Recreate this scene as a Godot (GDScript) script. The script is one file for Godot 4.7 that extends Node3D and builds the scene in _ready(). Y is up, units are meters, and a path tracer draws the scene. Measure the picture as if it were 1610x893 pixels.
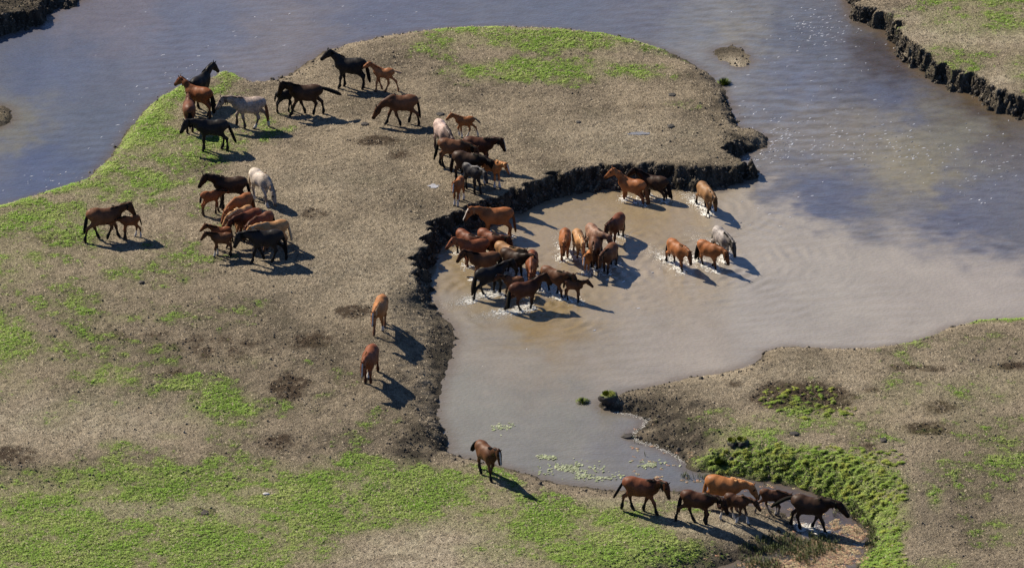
extends Node3D
# A herd of horses on a dry peninsula and in a muddy pool beside a river, seen from the air.
# x runs right, z towards the viewer, y up; the water lies at y = 0.

const G1 := "horses standing on the dry peninsula"
const G2 := "horses wading in the muddy pool"
const G3 := "horses walking beside the narrow stream"
# coarse maps of the place (0.25 m cells)
const MX := -32.0
const MZ := -46.0
const MS := 0.25
const MW := 257
const MH := 345
# fine ground grid
const GX := -30.0
const GZ := -44.0
const GSX := 0.1
const GSZ := 0.12
const GW := 601
const GH := 650

var rng := RandomNumberGenerator.new()
var n_low := FastNoiseLite.new()
var n_mid := FastNoiseLite.new()
var n_fine := FastNoiseLite.new()
var outlines: Array[PackedVector2Array] = []
var shore := PackedFloat32Array()      # signed distance to the waterline, + on land
var bank_h := PackedFloat32Array()
var bank_w := PackedFloat32Array()
var m_green := PackedFloat32Array()
var m_stain := PackedFloat32Array()
var m_dark := PackedFloat32Array()
var m_pale := PackedFloat32Array()
var m_bush := PackedFloat32Array()
var m_reed := PackedFloat32Array()
var m_red := PackedFloat32Array()
var height := PackedFloat32Array()
var grass_at := PackedFloat32Array()
var ground_col := PackedColorArray()
var hair_mat: StandardMaterial3D
var coat_mat: StandardMaterial3D
var ripples: Array[Vector3] = []       # x, z, strength of the rings on the water
var splash_spots: Array = []


func _ready() -> void:
	rng.seed = 11
	camera_and_light()
	n_low.seed = 3
	n_low.frequency = 0.22
	n_low.fractal_octaves = 3
	n_mid.seed = 8
	n_mid.frequency = 0.9
	n_mid.fractal_octaves = 3
	n_fine.seed = 21
	n_fine.frequency = 3.2
	n_fine.fractal_octaves = 2
	make_maps()
	make_ground()
	make_plain()
	hair_mat = StandardMaterial3D.new()
	hair_mat.vertex_color_use_as_albedo = true
	hair_mat.roughness = 0.8
	hair_mat.metallic_specular = 0.15
	coat_mat = StandardMaterial3D.new()
	coat_mat.vertex_color_use_as_albedo = true
	coat_mat.roughness = 0.5
	coat_mat.metallic_specular = 0.24
	herd()
	make_water()
	splashes()
	plants()
	small_things()


func camera_and_light() -> void:
	var cam := Camera3D.new()
	cam.name = "camera"
	cam.fov = 4.8
	cam.near = 1.0
	cam.far = 20000.0
	cam.position = Vector3(0, 129.15, 270.78)
	cam.rotation_degrees = Vector3(-25.5, 0, 0)
	cam.current = true
	add_child(cam)
	var sky_mat := ProceduralSkyMaterial.new()
	sky_mat.sky_top_color = Color(0.035, 0.072, 0.18).linear_to_srgb()
	sky_mat.sky_horizon_color = Color(0.12, 0.21, 0.4).linear_to_srgb()
	sky_mat.sky_curve = 0.3
	sky_mat.sun_angle_max = 12.0
	sky_mat.ground_bottom_color = Color(0.12, 0.1, 0.07).linear_to_srgb()
	sky_mat.ground_horizon_color = Color(0.15, 0.15, 0.15).linear_to_srgb()
	var sky := Sky.new()
	sky.sky_material = sky_mat
	var env := Environment.new()
	env.background_mode = Environment.BG_SKY
	env.sky = sky
	env.tonemap_mode = Environment.TONE_MAPPER_LINEAR
	env.tonemap_exposure = 1.6
	env.sdfgi_enabled = true
	env.ssao_enabled = true
	env.ssil_enabled = true
	var world := WorldEnvironment.new()
	world.name = "world"
	world.environment = env
	add_child(world)
	var sun := DirectionalLight3D.new()
	sun.name = "sun"
	sun.light_color = Color(1.0, 0.955, 0.89)
	sun.light_energy = 1.5
	sun.light_angular_distance = 0.5
	sun.shadow_enabled = true
	add_child(sun)
	var to := Vector3(1.0, -1.04, 0.85).normalized()
	sun.look_at_from_position(-to * 50.0, Vector3.ZERO, Vector3.UP)


# ---------------------------------------------------------------- maps
func outline(a: Array) -> PackedVector2Array:
	var p := PackedVector2Array()
	for i in range(0, a.size(), 2):
		p.append(Vector2(a[i], a[i + 1]))
	return p


func in_outline(q: Vector2, o: PackedVector2Array) -> bool:
	var inside := false
	var a := o[o.size() - 1]
	for b in o:
		if (b.y > q.y) != (a.y > q.y) and q.x < (a.x - b.x) * (q.y - b.y) / (a.y - b.y) + b.x:
			inside = not inside
		a = b
	return inside


func blank(v := 0.0) -> PackedFloat32Array:
	var a := PackedFloat32Array()
	a.resize(MW * MH)
	a.fill(v)
	return a


func look(a: PackedFloat32Array, x: float, z: float) -> float:
	var u := clampf((x - MX) / MS, 0.0, MW - 1.001)
	var v := clampf((z - MZ) / MS, 0.0, MH - 1.001)
	var i := int(u)
	var j := int(v)
	var fu := u - i
	var fv := v - j
	var k := j * MW + i
	return lerpf(lerpf(a[k], a[k + 1], fu), lerpf(a[k + MW], a[k + MW + 1], fu), fv)


func dist_to_shore(q: Vector2) -> float:
	var best := 1e9
	var land := false
	for o in outlines:
		if in_outline(q, o):
			land = true
		for i in o.size():
			var c := Geometry2D.get_closest_point_to_segment(q, o[i], o[(i + 1) % o.size()])
			best = minf(best, c.distance_squared_to(q))
	return sqrt(best) * (1.0 if land else -1.0)


func blobs(list: Array) -> PackedFloat32Array:
	# soft, ragged patches: x, z, half width, half depth, strength
	var a := blank()
	for k in range(0, list.size(), 5):
		var cx: float = list[k]
		var cz: float = list[k + 1]
		var rx: float = list[k + 2]
		var rz: float = list[k + 3]
		var s: float = list[k + 4]
		for j in range(maxi(0, int((cz - rz * 2.2 - MZ) / MS)), mini(MH, int((cz + rz * 2.2 - MZ) / MS) + 1)):
			for i in range(maxi(0, int((cx - rx * 2.2 - MX) / MS)), mini(MW, int((cx + rx * 2.2 - MX) / MS) + 1)):
				var x := MX + i * MS
				var z := MZ + j * MS
				var e := sqrt(pow((x - cx) / rx, 2) + pow((z - cz) / rz, 2))
				e += 0.3 * n_mid.get_noise_2d(x * 0.6 + 40.0, z * 0.6)
				var v := s * (1.0 - smoothstep(0.3, 1.75, e))
				a[j * MW + i] = maxf(a[j * MW + i], v)
	return a


func make_maps() -> void:
	outlines.append(outline([-36.8, -0.69, -30.05, -4.01, -25.96, -6.38, -24.3, -7.27, -23.2, -8.09, -21.55, -9.33, -19.61, -10.73, -18.84, -12.62, -18.34, -14.26, -17.87, -16.55, -16.98, -19.47, -16.01, -21.09, -15.15, -21.84, -14.26, -22.21, -13.84, -22.88, -13.02, -22.81, -12.76, -22.21, -12.15, -21.91, -11.26, -22.36, -10.53, -23.11, -9.67, -24.69, -8.95, -25.75, -7.9, -26.51, -6.25, -27.43, -4.43, -28.13, -2.6, -28.51, -0.15, -28.59, 2.29, -28.36, 4.12, -27.82, 5.93, -26.9, 7.43, -25.75, 8.46, -24.5, 9.33, -23, 9.98, -21.43, 10.17, -19.81, 10.38, -17.83, 10.63, -16.45, 11.24, -16.59, 11.88, -15.65, 11.79, -14.79, 10.95, -14.08, 10.34, -13.37, 10.65, -12.1, 11.23, -11.96, 11.21, -11.26, 10.68, -10.98, 9.57, -10.08, 8.56, -9.94, 8.06, -9.73, 7.8, -9.8, 6.97, -10.21, 5.66, -10.15, 4.64, -10.01, 3.62, -9.8, 2.63, -9.38, 1.59, -8.76, 0.69, -7.94, -0.43, -6.77, -1.66, -5.76, -2.37, -5.08, -2.99, -4.14, -3.32, -2.94, -3.46, -1.94, -3.64, -0.43, -3.67, 1.4, -3.21, 2.95, -2.58, 4.42, -2.46, 5.69, -2.67, 7.57, -3.01, 9.75, -3.13, 11.58, -3.16, 13.1, -2.83, 14.6, -2.68, 15.79, -2.81, 16.68, -1.74, 17.09, -0.67, 17.68, 0.66, 18.5, 1.72, 19.26, 3.05, 19.66, 4.1, 19.95, 6.22, 19.95, 7.54, 20.18, 8.58, 20.76, 9.88, 21.39, 10.79, 21.62, 11.38, 22.19, 11.61, 23.1, 11.76, 23.89, 11.55, 24.68, 10.86, 25.07, 10.27, 25.52, 9.61, 25.96, 8.62, 26.68, 7.62, 27.51, 6.55, 29.15, 4.96, 32.12, 2.37, 37.88, -2.45, 57.08, -46.77, 57.08]))
	outlines.append(outline([26.6, 3.39, 23.53, 3.59, 22.12, 3.72, 20.44, 3.91, 19.01, 4.61, 18.27, 5.44, 16.98, 6.26, 15.58, 6.64, 13.65, 6.64, 11.87, 6.38, 11.03, 6.81, 10.58, 8, 9.45, 8.81, 7.52, 9.49, 6.14, 10.23, 4.9, 10.84, 3.88, 11.72, 3.67, 11.89, 3.79, 12.44, 4.33, 12.68, 5.01, 12.8, 5.76, 13.4, 5.53, 14.12, 4.98, 14.9, 5.24, 15.38, 6.03, 15.85, 6.82, 16.68, 7.33, 17.56, 7.27, 18.03, 7.85, 18.33, 8.91, 18.62, 9.96, 18.97, 11.01, 19.32, 11.92, 19.78, 12.82, 20.47, 13.57, 21.28, 14.19, 22.25, 14.56, 23.33, 14.64, 24.45, 14.32, 25.68, 13.98, 26.85, 13.72, 28.61, 13.38, 31.58, 12.35, 37.88, 9.21, 57.08, 46.53, 57.08, 55.81, 2.18]))
	outlines.append(outline([13.41, -68.33, 15.05, -41.71, 15.8, -36.8, 16.09, -32.81, 16.44, -29.68, 17.13, -28.75, 17.87, -28.13, 18.26, -26.9, 18.49, -25.46, 19.39, -23.05, 19.98, -22.23, 20.62, -21.41, 21.53, -20.6, 22.27, -19.57, 23.04, -18.54, 23.93, -17.6, 26.3, -14.44, 30.36, -10.56, 37.25, -7.12, 56.7, -3.07, 67.73, -68.33]))
	outlines.append(outline([-41.58, -16.95, -31.75, -22.82, -26.22, -25.46, -25.11, -26.9, -24.55, -27.52, -23.54, -28.44, -22.81, -29.06, -22.23, -29.52, -22.45, -30.14, -22.49, -30.69, -21.42, -31.31, -21.09, -32.02, -20.74, -32.97, -19.46, -35.19, -17.16, -39.24, -12.42, -48.45, -10.35, -68.33, -47.7, -68.33]))
	outlines.append(outline([-25.57, -16.59, -24.4, -16.73, -23.83, -16.95, -23.49, -17.31, -23.34, -18.03, -23.52, -18.98, -23.87, -19.42, -24.59, -19.42, -25.73, -18.76]))
	outlines.append(outline([9.56, -25.84, 10.03, -26.29, 10.55, -26.52, 10.97, -26.14, 11.31, -25.38, 11.43, -24.47, 11.08, -23.87, 10.57, -23.95, 10.19, -24.47, 9.78, -24.93]))
	var far := 7.0
	shore = blank(far)
	for o in outlines:
		for s in o.size():
			var a := o[s]
			var b := o[(s + 1) % o.size()]
			var lo := Vector2(minf(a.x, b.x), minf(a.y, b.y)) - Vector2(far, far)
			var hi := Vector2(maxf(a.x, b.x), maxf(a.y, b.y)) + Vector2(far, far)
			for j in range(maxi(0, int((lo.y - MZ) / MS)), mini(MH, int((hi.y - MZ) / MS) + 1)):
				for i in range(maxi(0, int((lo.x - MX) / MS)), mini(MW, int((hi.x - MX) / MS) + 1)):
					var q := Vector2(MX + i * MS, MZ + j * MS)
					var d := Geometry2D.get_closest_point_to_segment(q, a, b).distance_to(q)
					if d < shore[j * MW + i]:
						shore[j * MW + i] = d
	for j in MH:
		for i in MW:
			var q := Vector2(MX + i * MS, MZ + j * MS)
			var land := false
			for o in outlines:
				if in_outline(q + Vector2(0.00137, 0.00171), o):
					land = true
					break
			if not land:
				shore[j * MW + i] *= -1.0
	# height and width of the bank, spread from places where they are known
	var known: Array = [-23.26, -8.74, 0.45, 1.0, -19.14, -12.58, 0.5, 0.9, -17.15, -19.78, 0.5, 1.0, -13.71, -23.42, 0.5, 0.7, -10.71, -23.87, 0.35, 1.6, -6.26, -28.13, 0.45, 1.4, -0.15, -29.29, 0.5, 1.4, 5.95, -27.59, 0.5, 1.2, 9.33, -23.12, 0.4, 1.0, 10.4, -18.31, 0.45, 0.6, 11.77, -14.92, 0.45, 0.9, 10.37, -12.58, 0.7, 0.4, 11.21, -11.38, 0.65, 0.3, 8.83, -9.57, 0.85, 0.9, 7.38, -9.43, 0.9, 0.8, 4.49, -9.43, 0.92, 0.75, 2.16, -8.4, 0.92, 0.6, -0.14, -6.69, 0.92, 0.55, -1.72, -5.19, 0.92, 0.55, -2.99, -3.58, 0.92, 0.6, -3.53, -0.66, 0.9, 0.65, -3.64, 1.43, 0.8, 0.75, -2.92, 3.88, 0.75, 3.2, -2.56, 7.04, 0.75, 3.6, -3.12, 11.99, 0.7, 2.6, -2.82, 15.6, 0.7, 1.3, -3.07, 17.13, 0.35, 0.6, -1.73, 17.6, 0.3, 1.6, 0.66, 18.89, 0.35, 1.8, 3.83, 20.4, 0.3, 2.0, 7.78, 20.86, 0.28, 2.5, 10.91, 22.12, 0.28, 2.2, 11.46, 24.83, 0.3, 1.8, 9.46, 26.51, 0.35, 1.8, 6.55, 29.25, 0.5, 2, 20.75, 3.49, 0.45, 1.0, 17.01, 5.85, 0.45, 1.0, 13.67, 6.23, 0.45, 1.2, 10.9, 6.73, 0.4, 1.2, 7.53, 9.29, 0.45, 1.6, 4.91, 10.64, 0.5, 1.5, 3.79, 12.59, 0.5, 0.8, 5.53, 14.1, 0.5, 2.6, 6.03, 16.19, 0.6, 3.0, 7.32, 18.25, 0.7, 2.6, 9.92, 19.99, 0.85, 2.4, 12.77, 21.43, 0.85, 2.2, 14.14, 23.14, 0.8, 2.2, 14.09, 27.06, 0.6, 3.0, 16.18, -31.55, 0.75, 0.5, 18.47, -25.07, 0.8, 0.5, 20.59, -21.03, 0.8, 0.5, 23.84, -17.22, 0.85, 0.5, -24.51, -27.05, 0.9, 0.7, -22.27, -29.21, 0.7, 0.5, -21.39, -30.92, 0.6, 0.5, -23.59, -17.95, 0.25, 1.0, 10.44, -24.77, 0.02, 0.9, 10.87, -24.24, 0.02, 0.9, 10, -25.23, 0.02, 0.9]
	bank_h = blank()
	bank_w = blank()
	for j in range(0, MH):
		for i in range(0, MW):
			var x := MX + i * MS
			var z := MZ + j * MS
			var sw := 0.0
			var sh := 0.0
			var sb := 0.0
			for k in range(0, known.size(), 4):
				var dx: float = x - known[k]
				var dz: float = z - known[k + 1]
				var w := 1.0 / pow(dx * dx + dz * dz + 0.15, 2.0)
				sw += w
				sh += w * known[k + 2]
				sb += w * known[k + 3]
			bank_h[j * MW + i] = sh / sw
			bank_w[j * MW + i] = sb / sw
	m_green = blobs([-18.87, 2.13, 5.63, 9.81, 0.25, -14.15, 14, 6.76, 3.93, 0.2, 19, 14, 3.94, 7.2, 0.22, 22.16, -23.7, 3.94, 3.93, 0.25, 1.67, -26.28, 5.07, 1.57, 0.72, 0.75, -22.35, 3.38, 1.44, 0.72, -1.37, -27.13, 2.54, 0.92, 0.6, 4.36, -22.95, 3.1, 1.44, 0.5, 5.9, -25.22, 1.97, 1.31, 0.4, -3.19, -25.98, 1.69, 1.96, 0.35, 7.28, -18.51, 1.13, 0.79, 0.2, -17.77, -14.53, 1.41, 1.96, 1, -16.75, -17.78, 1.13, 1.96, 1, -15.36, -19.98, 0.85, 1.64, 0.9, -13.5, -22.06, 0.62, 0.79, 1, -18.79, -11.7, 1.13, 0.98, 1, -20.69, -9.46, 1.97, 0.79, 1, -22.9, -7.87, 1.69, 0.79, 1, -16.28, -14.18, 1.69, 2.94, 0.6, -14.21, -13.82, 2.25, 1.96, 0.55, -18.08, -9.26, 3.1, 2.29, 0.55, -21.33, -5.82, 2.82, 2.62, 0.55, -22.16, -1.14, 1.69, 3.27, 0.5, -14.39, -18.14, 1.69, 2.62, 0.45, -12.24, -15.97, 1.97, 1.64, 0.3, -13.74, -9.26, 1.69, 1.31, 0.35, -21.74, 7.24, 1.13, 2.62, 0.75, -20.75, 3.42, 1.97, 1.31, 0.35, -21.09, 10.96, 1.13, 1.96, 0.4, -17.3, 10.47, 1.24, 0.92, 0.95, -12.29, 13.39, 1.69, 1.31, 0.65, -13.73, 11.27, 1.13, 0.79, 0.5, -17.04, 5.02, 0.85, 0.52, 0.5, -16.42, 16.98, 1.13, 0.59, 0.6, -19.88, 8.49, 2.54, 2.62, 0.35, -12.78, 14.6, 2.25, 0.92, 0.45, -11.9, 9.11, 1.69, 0.65, 0.35, -14.59, 16.09, 0.7, 0.39, 0.5, -16.36, 23.06, 9.3, 3.6, 0.84, -9.32, 22.21, 5.63, 3.27, 0.86, -4.35, 21.17, 3.94, 2.62, 0.92, -18.22, 26.99, 6.2, 2.62, 0.95, -10.51, 25.88, 3.38, 2.62, 0.75, 1.96, 23.63, 4.23, 1.96, 0.95, 2.72, 25.88, 4.23, 2.29, 0.9, 5.07, 25.04, 1.69, 2.29, 0.9, -14.69, 19.79, 7.89, 1.05, 0.75, -6.51, 18.27, 2.25, 0.79, 0.45, -1.72, 19.9, 1.41, 1.05, 0.6, 4, 27.82, 1.69, 0.79, 0.5, 12.39, 14.3, 2.54, 0.92, 0.5, 17.13, 13.7, 3.94, 3.27, 0.3, 20.81, 10.96, 1.97, 2.62, 0.3, 20.19, 16.39, 1.97, 2.62, 0.25, 11.95, 15.08, 3.38, 1.31, 0.35, 9.76, 16.39, 1.41, 1.05, 0.7, 21.8, 4.32, 1.69, 0.46, 1.0, 20.4, 4.58, 1.13, 0.39, 0.9, 17.46, 22.21, 0.34, 1.31, 0.6, 20.68, 25.04, 1.41, 1.96, 0.35, 17.42, 27.54, 0.99, 0.52, 0.5, 16.18, 16.39, 1.69, 1.31, 0.25, 20.59, 18.45, 0.85, 0.39, 0.6, 11.27, 19.03, 3.94, 1.7, 1, 14.11, 20.77, 2.11, 2.62, 1, 15.2, 22.78, 1.13, 1.96, 1, 15.42, 26.15, 0.51, 2.94, 1, 14.71, 27.54, 0.62, 1.64, 1, 9.18, 17.86, 1.13, 1.18, 0.8, 12.53, 20.77, 1.69, 1.31, 1, 23.31, -27.51, 3.38, 2.29, 0.65, 20.99, -24.31, 2.25, 0.92, 0.45, 24.16, -22.2, 1.13, 1.96, 0.55, 18.01, -28.28, 0.73, 0.33, 0.95, 18.56, -26.97, 0.28, 0.26, 0.8, 21.74, -21.76, 0.39, 0.33, 0.9, 23.18, -30.22, 3.38, 0.98, 0.6])
	m_stain = blobs([-6.15, -13.68, 1.07, 0.59, 0.7, -5.1, -11.91, 0.56, 0.52, 0.55, -8.67, 7.24, 0.96, 0.72, 0.65, -6.94, 4.51, 0.73, 0.65, 0.7, -9.5, 11.69, 0.79, 1.11, 0.85, -9.89, 16.68, 0.9, 0.65, 0.55, -20.2, -3.66, 1.24, 0.85, 0.6, -14.13, -11.7, 0.7, 0.92, 0.6, -8.87, -5.49, 0.62, 0.59, 0.5, -20.89, 17.98, 0.9, 0.79, 0.6, 17.57, 15.55, 0.93, 0.65, 0.9, 18.17, 13.52, 0.85, 0.92, 0.45, 16.81, 9.42, 0.62, 0.39, 0.6, 18.04, 9.54, 0.79, 0.33, 0.5, 21.47, 9.29, 0.85, 0.39, 0.7, 14.93, 17.45, 0.45, 0.46, 0.6, 14.98, 16.39, 0.45, 0.46, 0.35, 9.52, 10.96, 0.39, 0.39, 0.6, 15.4, 11.57, 0.39, 0.33, 0.6, 20.7, 16.8, 0.45, 0.2, 0.7, 15.65, 16.39, 0.2, 0.26, 0.8, -16.68, 6.61, 2.54, 0.72, 0.35, -13.05, 7.86, 3.38, 1.57, 0.35, 3.19, -25.98, 0.45, 0.52, 0.6, 6.08, -18.14, 0.85, 0.52, 0.35, 6.92, -15.25, 0.85, 0.52, 0.3, -9.43, -21.09, 0.17, 0.2, 0.3, 12.38, 12.42, 1.69, 1.44, 1.3, -2.97, -2.13, 0.34, 0.39, 0.3, -12.44, 22.95, 0.25, 0.33, 0.9, -14.59, 10.22, 0.68, 0.39, 0.6, -21.1, 6.61, 0.17, 0.26, 0.9, -12.97, 22.78, 0.23, 0.39, 0.8, 11.92, 15.91, 0.28, 0.2, 0.9, -5.59, 10.34, 0.17, 0.2, 0.3])
	m_dark = blobs([-23.43, -29.44, 3.1, 2.62, 1, -11.56, 10.96, 6.2, 3.93, 0.28, -19, 4.7, 4.51, 3.27, 0.25, -7.61, 16.98, 3.38, 1.96, 0.3, -4.49, 10.96, 1.69, 5.23, 0.25, 13.48, 22.03, 1.63, 0.79, 0.9, 10.44, 20.19, 2.54, 0.33, 0.6, 14.63, 25.32, 0.39, 2.36, 0.7, 15.03, 23.63, 0.7, 0.92, 0.5, -16.59, 8.49, 3.66, 2.62, 0.25, -10.56, 8.49, 3.38, 3.93, 0.25, -12.67, 3.42, 4.23, 2.62, 0.2, -4.15, -5.82, 1.13, 1.31, 0.3, 18.21, 22.78, 2.54, 3.27, 0.3, 20.7, 8.49, 1.69, 1.31, 0.25, 8.64, -13.47, 1.69, 1.64, 0.3, -3.03, 6.61, 0.73, 2.88, 0.75, -3.88, 16.39, 1.13, 1.7, 0.85, -4.4, 17.69, 0.73, 0.79, 1, 5.81, 13.39, 1.97, 1.7, 0.85, 7.1, 15.91, 1.69, 1.96, 0.9, 5.57, 11.27, 1.69, 0.79, 0.5, 7.36, 27.26, 3.94, 1.7, 1.0, 5.02, 27.98, 1.97, 0.79, 0.8, 9.99, 25.88, 1.41, 1.05, 0.7, 10.78, 25.6, 1.13, 1.05, 0.5, -4.18, 3.42, 1.13, 1.96, 0.45, -3.14, 9.73, 0.45, 2.62, 0.7, 10.55, -13.82, 0.96, 1.44, 0.9, 9.61, -17.05, 0.45, 2.62, 0.4, 8.86, -22.2, 0.85, 1.05, 0.4, -19.72, 19.61, 3.94, 0.92, 0.5, -14.68, 19.9, 5.63, 0.65, 0.4, 8.56, -10.3, 2.54, 1.18, 0.5, -15.31, 6.61, 4.51, 3.93, 0.22, -4.96, -22.95, 3.66, 1.96, 0.25, 19.67, 20.48, 2.54, 5.89, 0.25, -0.15, -20.35, 3.38, 1.64, 0.25, 12.73, 22.21, 2.25, 0.79, 0.55, 14.67, 25.6, 0.51, 2.62, 0.6, 14.39, 20.48, 0.7, 0.79, 0.3, -9.83, -24.84, 1.41, 1.64, 0.25, 17.27, 5.98, 1.13, 0.52, 0.6, 10.97, 8.49, 0.51, 1.31, 0.4, 9.04, -17.78, 1.41, 3.93, 0.15])
	m_pale = blobs([10.4, -23.86, 1.13, 1.31, 0.95, -18.43, 14.6, 4.79, 2.36, 0.7, -2.98, 26.71, 3.38, 2.62, 1, -14.54, 22.78, 3.38, 0.79, 0.9, -10.15, 21.06, 1.13, 0.33, 0.5, -5.42, 20.31, 1.41, 0.59, 0.8, 1.18, 22.21, 0.85, 0.65, 0.5, -2.76, 22.21, 0.7, 0.65, 0.4, 21.08, -25.98, 3.94, 1.7, 0.8, 19.04, -27.51, 1.69, 1.64, 0.7, 22.57, -20.72, 1.69, 1.31, 0.7, -5.76, 0.18, 4.79, 4.58, 0.35, 6.01, -14.18, 3.94, 2.29, 0.45, 11.59, 10.34, 5.07, 2.36, 0.35, 18.91, 10.96, 3.1, 3.93, 0.25, -8.8, -8.56, 3.38, 2.62, 0.3, 7.97, 23.63, 2.54, 0.92, 0.7, 4.6, 21.92, 1.69, 0.65, 0.7, 16.5, 20.48, 1.41, 3.93, 0.25, 11.88, 16.98, 1.13, 0.39, 0.3, 16.17, 26.71, 0.85, 1.96, 0.2])
	m_bush = blobs([11.15, 18.68, 3.44, 0.98, 1, 13.58, 19.67, 1.46, 1.31, 1, 15.12, 21.63, 0.85, 1.18, 0.9, 9.17, 18.27, 0.96, 0.79, 0.7, 8.21, 19.5, 0.96, 0.46, 0.9, 15.57, 25.88, 0.34, 2.36, 0.5, 14.97, 27.37, 0.45, 0.92, 0.5, 11.37, 12.67, 0.56, 0.92, 0.35, 13.08, 13.7, 1.13, 0.65, 0.45, 12.46, 12.3, 1.41, 0.92, 0.14])
	m_reed = blobs([11.32, 25.24, 1.55, 0.92, 1, 12.65, 24.56, 0.79, 0.79, 0.9, 9.98, 26.52, 0.96, 0.52, 0.9, 14.2, 21.9, 0.56, 0.92, 0.8, 14.9, 23.89, 0.34, 1.96, 0.8, 15.1, 25.01, 0.56, 1.64, 0.6, 8.1, 18.85, 1.13, 0.33, 0.6])
	m_red = blobs([13, 25.46, 1.24, 1.57, 1, 11.65, 26.79, 1.69, 0.92, 0.9, 13.6, 23.78, 0.68, 0.79, 0.7, 12.45, 26.13, 1.13, 1.31, 1, 14.1, 24.17, 0.45, 0.92, 0.7])


func rise(x: float, z: float) -> float:
	var d := look(shore, x, z)
	var b := look(bank_h, x, z)
	var w := look(bank_w, x, z)
	var cliff := clampf((b / w - 0.6) / 0.8, 0.0, 1.0)
	if absf(d) < 6.0:
		var rag := lerpf(0.1, 0.26, cliff)
		d += rag * n_mid.get_noise_2d(x * 1.6, z * 1.6) + cliff * 0.45 * n_mid.get_noise_2d(x * 0.55 + 80.0, z * 0.55) + rag * 1.3 * n_fine.get_noise_2d(x * 0.5, z * 0.5) - cliff * 0.02
	var h := 0.0
	if d > 0.0:
		var t := minf(d / w, 1.0)
		var gentle := 1.0 - pow(1.0 - t, 1.8)
		# an undercut face: slumped foot, then the steep wall up to the turf
		var foot := 0.32 * smoothstep(0.0, 0.4, t) + 0.68 * smoothstep(0.45, 0.95, t)
		h = b * lerpf(gentle, foot, cliff)
		h += 0.02 * minf(d, 2.0) + 0.05 * n_low.get_noise_2d(x * 0.7, z * 0.7) * minf(d * 0.5, 1.0)
		var rough := 0.012 + 0.035 * look(m_dark, x, z) + 0.035 * look(m_stain, x, z) + 0.05 * cliff * (1.0 - t) + 0.07 * look(m_bush, x, z)
		h -= 0.03 * smoothstep(0.25, 0.5, n_fine.get_noise_2d(x * 0.8 + 300.0, z * 0.8)) * minf(d, 1.0)
		h += rough * n_fine.get_noise_2d(x, z) * minf(d * 4.0, 1.0)
		h += rough * 0.8 * n_mid.get_noise_2d(x * 2.0 + 9.0, z * 2.0) * minf(d * 2.0, 1.0)
	else:
		h = maxf(d * lerpf(0.3, 0.9, cliff), -0.75)
	return h


func ground_y(x: float, z: float) -> float:
	var u := clampf((x - GX) / GSX, 0.0, GW - 1.001)
	var v := clampf((z - GZ) / GSZ, 0.0, GH - 1.001)
	var i := int(u)
	var j := int(v)
	var fu := u - i
	var fv := v - j
	var k := j * GW + i
	return lerpf(lerpf(height[k], height[k + 1], fu), lerpf(height[k + GW], height[k + GW + 1], fu), fv)


func near_of(a: PackedFloat32Array, x: float, z: float) -> float:
	return a[clampi(roundi((z - GZ) / GSZ), 0, GH - 1) * GW + clampi(roundi((x - GX) / GSX), 0, GW - 1)]


func noise_tex(freq: float, size: int, seed_: int, ramp: Gradient = null, oct := 5) -> NoiseTexture2D:
	var n := FastNoiseLite.new()
	n.seed = seed_
	n.frequency = freq
	n.fractal_octaves = oct
	n.noise_type = FastNoiseLite.TYPE_SIMPLEX_SMOOTH
	var t := NoiseTexture2D.new()
	t.width = size
	t.height = size
	t.seamless = true
	t.noise = n
	if ramp:
		t.color_ramp = ramp
	return t


func ramp(stops: Array, cols: Array) -> Gradient:
	var g := Gradient.new()
	g.offsets = PackedFloat32Array(stops)
	g.colors = PackedColorArray(cols)
	return g


# ---------------------------------------------------------------- ground
func soil_material() -> StandardMaterial3D:
	var m := StandardMaterial3D.new()
	m.vertex_color_use_as_albedo = true
	m.albedo_texture = noise_tex(0.03, 1024, 5, ramp([0.0, 0.35, 0.5, 0.68, 1.0], [Color(0.5, 0.48, 0.46), Color(0.72, 0.71, 0.69), Color(0.84, 0.83, 0.81), Color(0.92, 0.91, 0.89), Color(1, 1, 0.99)]), 6)
	m.uv1_triplanar = true
	m.uv1_world_triplanar = true
	m.uv1_scale = Vector3(0.31, 0.31, 0.31)
	m.roughness = 0.95
	m.metallic_specular = 0.2
	m.heightmap_enabled = true
	m.heightmap_scale = 5.0
	m.heightmap_texture = noise_tex(0.05, 1024, 6)
	return m


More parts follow.
